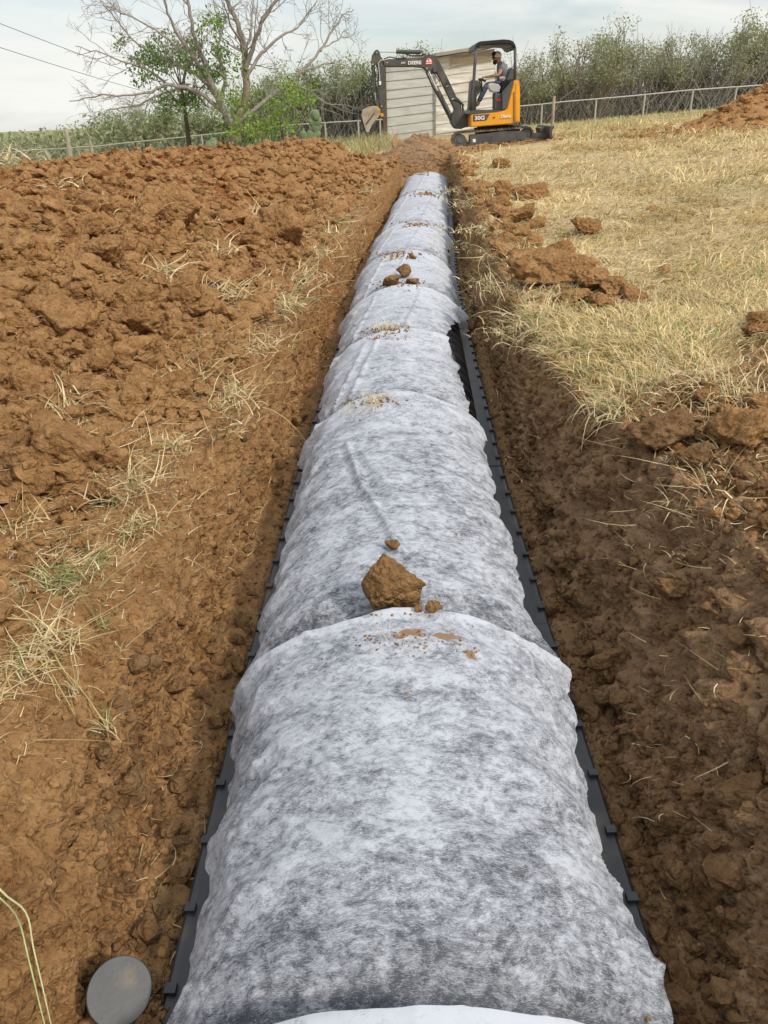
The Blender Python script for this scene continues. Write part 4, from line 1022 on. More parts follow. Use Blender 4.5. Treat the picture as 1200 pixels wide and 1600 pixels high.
cyl('hose', Z5, [(850, 350), (905, 440), (870, 475)], .010, M['black'], BY-.14); cyl('hose', Z5, [(905, 430), (925, 495), (880, 500)], .010, M['black'], BY-.14)
cyl('hose', Z5, [(1060, 640), (1110, 650), (1150, 690), (1158, 750), (1120, 800)], .024, M['black'], BY-.1)
cyl('hose', Z5, [(1040, 600), (1090, 620), (1140, 670), (1165, 700)], .018, M['black'], BY+.05)
c = cyl('arm_cylinder', Z5, [(460, 138), (735, 142)], .046, M['steel_dark']); cyl('rod', Z5, [(262, 138), (462, 139)], .016, M['chrome'], parent=c)
cyl('hose', Z5, [(555, 160), (620, 182), (720, 180), (770, 160)], .016, M['black'], BY-.09); cyl('hose', Z5, [(330, 215), (390, 192), (480, 212), (560, 205)], .012, M['black'], BY-.09)
pr('work_light', Z5, [(842, 300), (890, 288), (898, 335), (862, 360), (840, 345)], BY-.2, BY-.1, M['greyp'])
arm = pr('arm', Z5, [(262, 112), (282, 128), (302, 190), (332, 228), (352, 262), (346, 480), (340, 700), (332, 800), (302, 802), (276, 640), (266, 330), (250, 262), (232, 285), (196, 268), (205, 180), (235, 130)], BY-.09, BY+.09, M['steel_dark'], bevel=.015)
c = cyl('bucket_cylinder', Z5, [(218, 275), (240, 560)], .046, M['steel_dark'], BY); cyl('rod', Z5, [(240, 555), (252, 650)], .022, M['chrome'], parent=c)
cyl('hose', Z5, [(340, 225), (300, 228), (275, 260), (282, 330), (290, 400), (288, 440)], .012, M['lightgrey'], BY-.115)
pr('valve_block', Z5, [(280, 445), (305, 445), (303, 485), (282, 485)], BY-.14, BY-.09, M['white'], bevel=.004)
mb = MB(); pr('', Z5, [(232, 640), (275, 640), (300, 780), (262, 720)], BY-.12, BY-.09, None, mb=mb); pr('', Z5, [(232, 640), (275, 640), (300, 780), (262, 720)], BY+.09, BY+.12, None, mb=mb); mb.build('bucket_link', M['steel_dark'], ex)
mb = MB(); pr('', Z5, [(228, 712), (262, 705), (300, 745), (290, 762), (250, 762)], BY-.13, BY+.13, None, mb=mb); pr('', Z5, [(290, 780), (325, 778), (330, 812), (300, 822)], BY-.13, BY+.13, None, mb=mb); mb.build('coupler', M['yellow'], ex, .008)
for q in [(368, 252), (258, 146), (218, 270), (722, 158), (780, 312), (308, 706)]:
    mb = MB(); pr('', Z5, circ(Z5, *q, 8, 10), BY-.125, BY-.1, None, mb=mb); mb.build('pin', M['lightgrey'], ex)
for q in [(992, 497), (1050, 630), (1112, 838)]:
    mb = MB(); pr('', Z5, [(q[0]-14, q[1]-2), (q[0]+12, q[1]-10), (q[0]+14, q[1]+2), (q[0]-12, q[1]+10)], BY-.125, BY-.1, None, mb=mb); mb.build('clip', M['lightgrey'], ex)
# bucket: two side plates, curved back shell, teeth
bo = [(240, 700), (170, 712), (112, 742), (96, 800), (118, 880), (150, 985), (172, 985), (205, 905), (290, 800), (298, 762)]
bw = .27
mb = MB(); pr('', Z5, bo, BY-bw, BY-bw+.025, None, mb=mb); pr('', Z5, bo, BY+bw-.025, BY+bw, None, mb=mb)
sh = [(240, 700), (170, 712), (112, 742), (96, 800), (118, 880), (150, 985)]; s0 = xz(Z5, sh, BY-bw); s1 = xz(Z5, [(246, 716), (175, 728), (124, 756), (110, 800), (132, 876), (162, 975)], BY-bw)
mb.prism(s0+s1[::-1], BY-bw+.02, BY+bw-.02)
bk = mb.build('bucket', M['bucket'], ex, .006)
bk2 = MB(); pr('', Z5, [(112, 742), (84, 790), (90, 850), (128, 960), (150, 985), (118, 880), (98, 800)], BY+bw+.0, BY+bw+.16, None, mb=bk2); sub(bk, 'bucket_back', bk2, M['steel_dark'])
for k in range(4):
    t = MB(); yy_ = BY-bw+.03+k*(2*bw-.06)/3; pr('', Z5, [(146, 975), (172, 975), (176, 1010), (160, 1040), (150, 1010)], yy_-.03, yy_+.03, None, mb=t); sub(bk, 'tooth', t, M['steel_dark'], .004)
s = MB(); pr('', Z5, [(140, 890), (235, 770), (240, 778), (150, 902)], BY-bw-.012, BY-bw+.01, None, mb=s); sub(bk, 'wear_strip', s, M['steel_dark'])
# lettering
def text(name, s, f, x, y, hpx, Y, mat, parent, shear=0, bold=0, rot=0, sx=1.):
    cu = bpy.data.curves.new(name, 'FONT'); cu.body = s; cu.size = 1; cu.extrude = .012; cu.offset = bold; cu.shear = shear
    o = bpy.data.objects.new(name, cu); COL.objects.link(o); bpy.context.view_layer.update()
    me = bpy.data.meshes.new_from_object(o.evaluated_get(bpy.context.evaluated_depsgraph_get())); bpy.data.objects.remove(o)
    a = Vector(UY(*f(x, y), Y)); b = Vector(UY(*f(x+10, y+10*math.tan(rot)), Y)); c_ = Vector(UY(*f(x, y-hpx), Y))
    h = (c_-a).length/.72; dx = (b-a).normalized(); dz = (c_-a).normalized(); dy = Vector((0, 1, 0))
    V = [a-ex.location+dx*v.co.x*h*sx+dz*v.co.y*h-dy*v.co.z for v in me.vertices]
    for v, q in zip(me.vertices, V): v.co = q
    me.materials.clear(); me.materials.append(mat); o = bpy.data.objects.new(name, me); COL.objects.link(o); o.parent = parent; return o
text('lettering', '30G', Z4, 368, 826, 36, YN+.010, M['white'], dec, 0, .03, -.07, 1.25)
text('lettering', 'Deere', Z4, 610, 808, 30, YN+.012, M['white'], body, .35, .02, -.06)
text('lettering', 'DEERE', Z5, 582, 272, 36, BY-.115, M['white'], boom, 0, .025, -.03, 1.15)
text('lettering', 'John', Z5, 512, 262, 20, BY-.115, M['white'], boom, .35, .02, -.03)
bd = pr('round_sticker', Z5, [(766, 235), (775, 212), (800, 200), (826, 210), (838, 232), (838, 270), (765, 274)], BY-.122, BY-.108, M['red'], bevel=0)
mb = MB()
for q in ([(776, 232), (786, 222), (796, 236), (796, 245), (776, 245)], [(804, 222), (814, 214), (826, 230), (830, 244), (806, 244)], [(772, 256), (832, 254), (832, 262), (772, 264)], [(796, 208), (806, 208), (804, 218), (798, 218)]): pr('', Z5, q, BY-.126, BY-.118, None, mb=mb)
m_ = mb.build('sticker_mark', M['white'], ex); m_.parent = bd
# ------------------------------------------------------------------ operator
skin = pbr('skin', (.46, .24, .15), .55, var=.1, vs=20); shirt = pbr('grey_shirt', (.17, .175, .215), .9, var=.15, vs=14, bump=.3, bs=20); jeans = pbr('blue_jeans', (.09, .13, .20), .9, var=.3, vs=12, bump=.3, bs=25)
boot = pbr('tan_boot', (.42, .25, .11), .8, var=.2); beard = pbr('dark_beard', (.035, .022, .016), .9, var=.2); hat = pbr('cap_cloth', (.72, .68, .62), .9, var=.08); blackm = M['black']
PY = 21.0
def W(x, y, Y=PY): return Vector(UY(*Z4(x, y), Y))
def skinned(name, chains, mat, parent, base, sub_=2):
    vs, es, rs = [], [], []; idx = {}
    def vid(p, r):
        k = tuple(round(c, 4) for c in p)
        if k not in idx: idx[k] = len(vs); vs.append(tuple(Vector(p)-base)); rs.append(r)
        return idx[k]
    for ch in chains:
        pr_ = None
        for p, r in ch:
            i = vid(p, r)
            if pr_ is not None: es.append((pr_, i))
            pr_ = i
    me = bpy.data.meshes.new(name); me.from_pydata(vs, es, []); me.materials.append(mat)
    o = bpy.data.objects.new(name, me); COL.objects.link(o)
    md = o.modifiers.new('skin', 'SKIN'); md.use_smooth_shade = True
    for i, r in enumerate(rs):
        me.skin_vertices[0].data[i].radius = (r, r) if not isinstance(r, tuple) else r
    me.skin_vertices[0].data[0].use_root = True
    o.modifiers.new('sub', 'SUBSURF').levels = sub_; o.modifiers['sub'].render_levels = sub_
    bpy.context.view_layer.update()
    m2 = bpy.data.meshes.new_from_object(o.evaluated_get(bpy.context.evaluated_depsgraph_get())); bpy.data.objects.remove(o)
    m2.polygons.foreach_set('use_smooth', [True]*len(m2.polygons)); m2.materials.clear(); m2.materials.append(mat)
    o = bpy.data.objects.new(name, m2); COL.objects.link(o)
    if parent: o.parent = parent
    else: o.location = base
    return o
base = W(640, 520)
pelvis, belly, chest, neckb, neck, head = W(638, 492), W(640, 430), W(628, 345), W(606, 296), W(592, 272), W(583, 240)
def arm_ch(s):
    Ys = PY+s*.20; sh = W(622, 325, Ys); el = W(598, 402, PY+s*.26); wr = W(500, 420, PY+s*.24); ha = W(462, 424, PY+s*.22); return sh, el, wr, ha
def leg_ch(s):
    hp = W(628, 500, PY+s*.10); kn = W(480, 500, PY+s*.17); an = W(405, 660, PY+s*.14); toe = W(370, 690, PY+s*.15); return hp, kn, an, toe
ch = [[(pelvis, .15), (belly, .15), (chest, .155), (neckb, .075), (neck, .055), (head, .085)]]
for s in (-1, 1):
    sh, el, wr, ha = arm_ch(s); ch.append([(chest, .155), (sh, .072), (sh.lerp(el, .5), .052), (el, .044), (wr, .028), (ha, .034)])
    hp, kn, an, toe = leg_ch(s); ch.append([(pelvis, .15), (hp, .10), (kn, .062), (kn.lerp(an, .4), .056), (an, .04)])
person = skinned('person', ch, skin, None, base)
tag(person, 'bearded man in grey t-shirt, jeans and pale cap sitting in the mini excavator', 'person')
Zero = base
skinned('t_shirt', [[(pelvis.lerp(belly, .3), .165), (belly, .168), (chest, .175), (neckb, .085)]]+[[(chest, .175), (arm_ch(s)[0], .09), (arm_ch(s)[0].lerp(arm_ch(s)[1], .62), .066)] for s in (-1, 1)], shirt, person, base)
skinned('jeans', [[(pelvis.lerp(belly, .15), .165), (pelvis, .165)]]+[[(pelvis, .165), (leg_ch(s)[0], .112), (leg_ch(s)[0].lerp(leg_ch(s)[1], .5), .095), (leg_ch(s)[1], .078), (leg_ch(s)[1].lerp(leg_ch(s)[2], .5), .066), (leg_ch(s)[2], .058)] for s in (-1, 1)], jeans, person, base)
for s in (-1, 1):
    hp, kn, an, toe = leg_ch(s); skinned('boot', [[(an+Vector((0, 0, .05)), .052), (an-Vector((0, 0, .03)), .052), (toe, .045), (toe+Vector((-.06, 0, -.02)), .034)]], boot, person, base)
    sh, el, wr, ha = arm_ch(s)
    for k in range(4):
        st = ha+Vector((-.02, (k-1.5)*.018, .012)); skinned('finger', [[(st, .010), (st+Vector((-.035, 0, -.004)), .009), (st+Vector((-.045, 0, -.03)), .008)]], skin, person, base, 1)
    skinned('thumb', [[(ha+Vector((.0, -s*.03, .01)), .011), (ha+Vector((-.03, -s*.04, -.012)), .009), (ha+Vector((-.045, -s*.03, -.03)), .008)]], skin, person, base, 1)
def ell(name, c, r, mat, rot=0, parent=person, sub_=4, cut=None):
    V, Fc = ICO[sub_]; P = V.copy()
    if cut: P = cut(P)
    P = P*np.array(r); a = rot; P = np.stack([P[:, 0]*math.cos(a)-P[:, 2]*math.sin(a), P[:, 1], P[:, 0]*math.sin(a)+P[:, 2]*math.cos(a)], 1)
    P += np.array(c-base); me = bpy.data.meshes.new(name); me.from_pydata([tuple(v) for v in P.tolist()], [], [tuple(f) for f in Fc.tolist()]); me.polygons.foreach_set('use_smooth', [True]*len(Fc)); me.materials.append(mat)
    o = bpy.data.objects.new(name, me); COL.objects.link(o); o.parent = parent; return o
hc = W(581, 244)
ell('head', hc, (.095, .075, .115), skin); ell('beard', W(560, 282), (.052, .062, .058), beard, .2); ell('beard', W(572, 268), (.075, .068, .04), beard, .1)
ell('nose', W(540, 252), (.020, .014, .022), skin); ell('ear', W(590, 252, PY-.078), (.018, .010, .028), skin)
hatc = ell('cap', W(580, 218), (.112, .088, .085), hat); ell('cap_front', W(556, 212), (.070, .080, .066), blackm, 0, person)
ell('cap_brim', W(548, 238), (.085, .065, .010), blackm, .12, person)
mb = MB(); mb.box(tuple(W(549, 246)), (.014, .066, .016)); mb.box(tuple(W(566, 245)), (.05, .078, .004)); o_ = mb.build('sunglasses', blackm, person, .004)
# ------------------------------------------------------------------ shed
def boards(name, base_c, c2, n_, rough=.9, stain=.5):
    m, nt, ns, L = newmat(name); out = N(nt, 'ShaderNodeOutputMaterial'); b = N(nt, 'ShaderNodeBsdfPrincipled'); b.inputs['Roughness'].default_value = rough
    P = N(nt, 'ShaderNodeNewGeometry').outputs['Position']
    mp = N(nt, 'ShaderNodeMapping'); mp.inputs['Scale'].default_value = (1, 1, 5); L.new(P, mp.inputs[0])
    n1 = nz(nt, mp.outputs[0], 2.2, 7, .5); n2 = nz(nt, P, 1.4, 4)
    mp2 = N(nt, 'ShaderNodeMapping'); mp2.inputs['Scale'].default_value = (.12, 1, 4.2); L.new(P, mp2.inputs[0]); n3 = nz(nt, mp2.outputs[0], 2.5, 1)
    c = mixc(nt, rng(nt, n1, .35, .65), base_c, c2); c = mixc(nt, rng(nt, n3, .4, .6, 0, stain), c, tuple(np.array(base_c)*.62)); c = mixc(nt, rng(nt, n2, .55, .7, 0, .35), c, (.30, .25, .16))
    L.new(c, b.inputs['Base Color']); L.new(b.outputs[0], out.inputs[0]); return m
SY = 26.5
gw = boards('grey_board', (.46, .46, .43), (.56, .56, .52), 8, stain=.15); ww = boards('weathered_board', (.58, .54, .46), (.82, .79, .71), 8, stain=.35)
shed = empty('shed', UY(680, 220, SY)); tag(shed, 'weathered board shed with a grey left half and a paler right half, behind the excavator', 'shed')
def quadpx(pts): return [UY(a, b, SY) for a, b in pts]
def wall(name, x0, x1, yt0, yt1, yb0, yb1, mat, nb, jit=0):
    mb = MB()
    for k in range(nb):
        t0, t1 = k/nb, (k+1)/nb
        a = UY(x0, yt0+(yb0-yt0)*t0, SY); b = UY(x1, yt1+(yb1-yt1)*t0, SY); c = UY(x1, yt1+(yb1-yt1)*t1, SY); d = UY(x0, yt0+(yb0-yt0)*t1, SY)
        o = R.uniform(-.004, .004)*jit
        vs = [(a[0], SY+.0+o, a[2]), (b[0], SY+.0+o, b[2]), (c[0], SY-.024+o, c[2]-.01), (d[0], SY-.024+o, d[2]-.01)]
        vs += [(x, SY+.05, z) for x, y, z in vs]
        mb.add(vs, [(0, 1, 2, 3), (7, 6, 5, 4), (0, 4, 5, 1), (3, 2, 6, 7), (0, 3, 7, 4), (1, 5, 6, 2)])
    return mb.build(name, mat, shed)
wall('grey_wall', 601.5, 679, 98, 92, 226, 214, gw, 9); wall('pale_wall', 681, 773, 90, 76, 224, 210, ww, 9, 1)
def depthwall(name, px_, yt, yb, D, mat):
    a = UY(px_, yt, SY); b = UY(px_, yb, SY); mb = MB(); mb.add([(a[0], SY+.05, a[2]), (a[0], SY+D, a[2]), (b[0], SY+D, b[2]), (b[0], SY+.05, b[2])]+[(a[0]+.03, SY+.05, a[2]), (a[0]+.03, SY+D, a[2]), (b[0]+.03, SY+D, b[2]), (b[0]+.03, SY+.05, b[2])], [(0, 1, 2, 3), (4, 5, 6, 7), (0, 1, 5, 4), (3, 2, 6, 7), (0, 3, 7, 4), (1, 2, 6, 5)]); mb.build(name, mat, shed)
depthwall('end_wall', 602, 98, 226, 3, gw); depthwall('end_wall', 771, 77, 210, 3, ww)
a, b = UY(596, 97, SY), UY(679, 90, SY); mb = MB(); mb.add([(a[0], SY-.12, a[2]), (b[0], SY-.12, b[2]), (b[0], SY+3.1, b[2]+.1), (a[0], SY+3.1, a[2]+.1)]+[(a[0], SY-.12, a[2]+.05), (b[0], SY-.12, b[2]+.05), (b[0], SY+3.1, b[2]+.15), (a[0], SY+3.1, a[2]+.15)], [(0, 1, 2, 3), (4, 5, 6, 7), (0, 1, 5, 4), (1, 2, 6, 5), (2, 3, 7, 6), (3, 0, 4, 7)]); mb.build('low_roof', boards('roof_board', (.28, .24, .19), (.42, .37, .3), 3), shed)
a, b = UY(680, 89, SY), UY(779, 73.5, SY); mb = MB(); mb.add([(a[0], SY-.3, a[2]), (b[0], SY-.3, b[2]), (b[0], SY+3.2, b[2]+.1), (a[0], SY+3.2, a[2]+.1)]+[(a[0], SY-.3, a[2]+.09), (b[0], SY-.3, b[2]+.09), (b[0], SY+3.2, b[2]+.19), (a[0], SY+3.2, a[2]+.19)], [(0, 1, 2, 3), (4, 5, 6, 7), (0, 1, 5, 4), (1, 2, 6, 5), (2, 3, 7, 6), (3, 0, 4, 7)]); mb.build('roof', boards('roof_edge', (.36, .31, .25), (.5, .45, .38), 3), shed)
mb = MB(); mb.prism(xz(lambda x, y: (x, y), [(705, 91), (772, 80), (772, 92), (705, 104)], SY-.06), SY-.07, SY-.045); mb.build('eave_board', boards('eave', (.42, .34, .22), (.56, .47, .32), 3), shed)
mb = MB(); mb.prism(xz(lambda x, y: (x, y), [(597.5, 96), (602.5, 96), (606, 224), (599.5, 224)], SY-.08), SY-.09, SY-.02); mb.build('corner_post', pbr('dark_wood', (.11, .085, .06), .9, var=.3), shed)
mb = MB(); mb.prism(xz(lambda x, y: (x, y), [(678.3, 91), (680.8, 91), (681.2, 222), (678.7, 222)], SY-.06), SY-.06, SY-.04); mb.build('trim_board', pbr('grey_wood', (.25, .24, .21), .9, var=.3), shed)
# ------------------------------------------------------------------ fence
M['galv'] = pbr('galvanised_steel', (.42, .41, .37), .6, metal=.2, var=.1, vs=6); M['wood'] = pbr('old_post', (.36, .31, .24), .95, var=.3, vs=6)
FY = 24.5
rail = [(-60, 246), (0, 240), (55, 234), (95, 232.5), (125, 230), (150, 229), (190, 224), (240, 219), (290, 214), (345, 208), (400, 201), (460, 195), (520, 191), (580, 188), (640, 183), (700, 177), (770, 170), (812, 166), (845, 163), (880, 159), (928, 155), (975, 151), (1002, 148.5), (1075, 141), (1140, 136.5), (1200, 132.5), (1290, 124)]
rpx = [UY(a, b, FY) for a, b in rail]; rx = [p[0] for p in rpx]; rzz = [p[2] for p in rpx]
def gz(x, y): return float(G(np.array([x]), np.array([y]))[0])-.9*float(sstep(26, 60, y)*sstep(2, -10, x))
def gzz(x, y): return drop(x, y)[0]
def rz_(x): return float(np.interp(x, rx, rzz))
def fence_run(lo, hi, posts, label):
    x0, x1 = UY(lo, 190, FY)[0], UY(hi, 160, FY)[0]
    pts = [(x0, FY, rz_(x0))]+[p for p in rpx if x0 < p[0] < x1]+[(x1, FY, rz_(x1))]
    fence = empty('chain_link_fence', ((x0+x1)/2, FY, .6)); tag(fence, label, 'fence', 'wire fence runs')
    mb = MB(); mb.tube(pts, .019, 6); mb.build('top_rail', M['galv'], fence)
    for a in posts:
        x = UY(a, 200, FY)[0]; zt = rz_(x); z0 = gzz(x, FY); mb = MB(); mb.tube([(x, FY, z0-.1), (x, FY, zt+.02)], .026, 8); mb.build('post', M['galv'], fence)
    mb = MB(); h_ = .95
    for x in np.arange(x0, x1, .115):
        for sg in (1, -1):
            xb = x+sg*h_*.75
            if not (x0 < xb < x1): continue
            mb.tube([(x, FY+.02, rz_(x)), (xb, FY+.02, max(gzz(xb, FY), rz_(xb)-1.25))], .0017, 3, cap=False)
    mb.build('wire_mesh', M['galv'], fence)
fence_run(-60, 597, [-30, 98, 313, 420, 448, 508, 560, 594], 'wire mesh fence with a wavy pale top rail, left of the shed behind the trees')
fence_run(780, 1290, [786, 845, 928, 1002, 1075, 1141, 1208], 'wire mesh fence with a pale top rail, right of the excavator')
for (a, yt, yb, lean, r, lab) in [(103, 203, 242, .04, .07, 'thick old wooden post at the left fence'), (140, 218, 243, -.03, .045, 'thin wooden post right of the thick one at the left fence'), (70, 235, 252, -.35, .05, 'leaning wooden stake left of the thick post'), (112, 232, 248, .45, .04, 'slanting wooden brace beside the thick post'), (120, 232, 245, -.3, .035, 'short leaning stake right of the thick post'), (294, 202, 237, .06, .04, 'tall pale post in front of the small green tree'), (866, 150, 186, .0, .045, 'wooden post just right of the excavator at the fence'), (198, 232, 243, -.25, .03, 'short tilted stake in the tall grass')]:
    p = UY(a, yt, FY-.4); x = p[0]; z0 = gzz(x, FY-.4); mb = MB(); mb.tube([(x-lean*(p[2]-z0), FY-.4, z0-.1), (x, FY-.4, p[2])], [r, r*.85], 8)
    tag(mb.build('wooden_post', M['wood'], None, origin=(x, FY-.4, z0)), lab, 'post')
# power lines
M['cable'] = pbr('cable', (.05, .05, .05), .6, var=.1)
for (A, B, lab) in [((-150, -22, 60), (425, 168, 150), 'upper power cable crossing the sky at the left'), ((-150, 25, 60), (425, 178, 150), 'lower power cable crossing the sky at the left')]:
    p, q = Vector(UY(*A)), Vector(UY(*B)); pts = [p.lerp(q, t)-Vector((0, 0, 1.2*math.sin(math.pi*t))) for t in np.linspace(0, 1, 18)]
    mb = MB(); mb.tube(pts, .022, 5); tag(mb.build('power_cable', M['cable'], None, origin=tuple(p)), lab, 'cable')
# ------------------------------------------------------------------ trees
class Tubes:
    def __init__(s): s.V = []; s.Q = []; s.n = 0; s.tips = []
    def add(s, P, r, k=4):
        P = np.array(P); n = len(P); d = np.gradient(P, axis=0); d /= np.linalg.norm(d, axis=1)[:, None]+1e-9
        a = np.cross(d, np.array([.3, .9, .2])); a /= np.linalg.norm(a, axis=1)[:, None]+1e-9; b = np.cross(d, a)
        t = 2*np.pi*np.arange(k)/k; ring = a[:, None]*np.cos(t)[None, :, None]+b[:, None]*np.sin(t)[None, :, None]
        s.V.append((P[:, None]+ring*np.array(r)[:, None, None]).reshape(-1, 3))
        i = np.arange(n-1)[:, None]*k+np.arange(k)[None]; j = np.arange(n-1)[:, None]*k+(np.arange(k)[None]+1) % k
        s.Q.append((np.stack([i, j, j+k, i+k], -1).reshape(-1, 4))+s.n); s.n += n*k
def grow(T, p, d, L, r, lev, rs, up=.0, spread=.7, kids=4, seg=6, wig=.16):
    pts = [np.array(p)]; d = np.array(d)/np.linalg.norm(d)
    for k in range(seg):
        d = d+rs.normal(size=3)*wig+np.array([0, 0, up]); d /= np.linalg.norm(d); pts.append(pts[-1]+d*L/seg)
    T.add(pts, np.linspace(r, r*.35, seg+1), 6 if r > .03 else 4 if r > .012 else 3)
    if lev == 0: T.tips.append((pts[-1], d)); T.tips.append((pts[seg//2], d)); return
    for k in range(kids):
        t = rs.uniform(.2, 1); i = min(int(t*seg), seg-1); q = pts[i]+(pts[i+1]-pts[i])*(t*seg-i)
        nd = (pts[i+1]-pts[i]); nd = nd/np.linalg.norm(nd)+rs.normal(size=3)*spread; nd[2] += .12
        grow(T, q, nd, L*rs.uniform(.4, .68), max(r*.45, .0045), lev-1, rs, up, spread, kids, max(3, seg-1), wig)
def leaves(C, n, size, spread, cols, rs, flat=(1, 1, .8)):
    C = np.array(C); P = C[rs.randint(len(C), size=n)]+rs.normal(size=(n, 3))*spread*np.array(flat)
    a = rs.normal(size=(n, 3)); a /= np.linalg.norm(a, axis=1)[:, None]; b = np.cross(a, rs.normal(size=(n, 3))); b /= np.linalg.norm(b, axis=1)[:, None]
    s = size*rs.uniform(.6, 1.4, (n, 1)); w = s*.42
    V = np.stack([P-a*s, P-b*w+a*s*.1, P+a*s, P+b*w+a*s*.1], 1).reshape(-1, 3); Q = np.arange(n*4).reshape(-1, 4)
    c = np.array(cols)[rs.randint(len(cols), size=n)]*rs.uniform(.7, 1.25, (n, 1))
    return V, Q, np.repeat(c, 4, 0)
def bare_tree():
    rs = np.random.RandomState(3); TY = 20.5
    z0 = gzz(UY(368, 228, TY)[0], TY); root = empty('bare_tree', (UY(368, 228, TY)[0], TY, z0))
    tag(root, 'large mostly leafless tree with spreading grey branches and some bright leaves at its foot', 'tree')
    limbs = [([(372, 240), (366, 205), (374, 178)], .17, .13, 0), ([(374, 180), (386, 145), (384, 100), (379, 66), (368, 30), (352, -5), (340, -60)], .10, .03, .3), ([(384, 105), (398, 66), (412, 30), (440, -10), (455, -60)], .06, .02, -.4),
     ([(386, 120), (408, 84), (440, 55), (465, 44), (495, 2)], .045, .012, .5), ([(368, 200), (345, 165), (332, 135), (318, 95), (304, 60), (296, 10), (290, -50)], .09, .025, -.5),
     ([(340, 155), (318, 125), (290, 108), (262, 92), (236, 82), (200, 55), (162, 8)], .05, .012, .6), ([(352, 178), (320, 150), (292, 136), (262, 132), (238, 142), (205, 150), (160, 148), (108, 158)], .055, .010, -.9),
     ([(262, 132), (230, 108), (190, 95), (150, 80), (118, 72)], .03, .008, -.9), ([(285, 138), (250, 148), (215, 165), (170, 172), (135, 190)], .03, .008, -.3), ([(332, 135), (310, 100), (280, 60), (262, 20), (250, -30)], .05, .015, -1.2),
     ([(300, 100), (262, 60), (225, 35), (190, 20), (165, 0)], .03, .008, -.2), ([(372, 190), (405, 165), (440, 140), (472, 112), (500, 80), (520, 48), (535, 25), (552, 14)], .055, .010, .8), ([(472, 112), (505, 100), (535, 100), (575, 125)], .025, .006, .3),
     ([(500, 80), (528, 62), (548, 40)], .02, .006, 1.), ([(380, 90), (392, 50), (396, 10), (400, -50)], .04, .014, 1.1), ([(384, 80), (360, 40), (350, 5)], .03, .01, -1.3), ([(450, 132), (480, 140), (510, 160), (538, 165)], .02, .006, -.2),
     ([(345, 160), (352, 120), (340, 80), (345, 40), (330, -10)], .05, .015, 1.3)]
    T = Tubes(); tr = Tubes()
    for (pp, r0, r1, dy) in limbs:
        n = len(pp); pts = [np.array(UY(a, b, TY+dy*(k/(n-1))**1.0)) for k, (a, b) in enumerate(pp)]
        Q_ = []
        for k in range(n-1):
            for t in np.linspace(0, 1, 5)[:-1]: Q_.append(pts[k]*(1-t)+pts[k+1]*t+rs.normal(size=3)*.014)
        Q_.append(pts[-1]); r = np.linspace(r0, r1, len(Q_)); (tr if r0 > .09 else T).add(Q_, r, 7)
        if r0 > .15: continue
        Lt = sum(np.linalg.norm(pts[k+1]-pts[k]) for k in range(n-1)); nk = int(Lt*4.2)
        for _ in range(nk):
            t = rs.uniform(.22, 1); i = int(t*(len(Q_)-2)); d = Q_[i+1]-Q_[i]; d = d/np.linalg.norm(d)+rs.normal(size=3)*.75; d[2] += .1
            grow(T, Q_[i], d, rs.uniform(.5, 1.15)*(1.2-t*.5), max(.010, r[i]*.3), 2, rs, .01, .62, 3, 5, .2)
    np_mesh('trunk', np.concatenate(tr.V), quads=np.concatenate(tr.Q), mat=M['bark'], smooth=True, parent=root)
    np_mesh('branch', np.concatenate(T.V), quads=np.concatenate(T.Q), mat=M['bark_pale'], smooth=True, parent=root)
    C = []
    for (a, b, rx_, ry_, n) in [(372, 205, 18, 14, 16), (400, 205, 30, 16, 26), (440, 190, 40, 16, 26), (385, 165, 30, 20, 12), (455, 135, 22, 20, 16), (430, 165, 30, 15, 10), (470, 155, 18, 12, 10), (350, 150, 20, 20, 10), (365, 110, 14, 30, 10), (335, 35, 16, 10, 8), (300, 85, 30, 25, 8)]:
        for _ in range(n): C.append(UY(a+rs.normal()*rx_*.55, b+rs.normal()*ry_*.55, TY-.3+rs.normal()*.4))
    V, Q, C_ = leaves(C, 2600, .043, .11, [(.20, .34, .045), (.26, .40, .06), (.15, .27, .04), (.32, .42, .10)], rs)
    np_mesh('foliage', V, quads=Q, mat=M['leaf'], attrs={'Col': C_}, parent=root)
bare_tree()
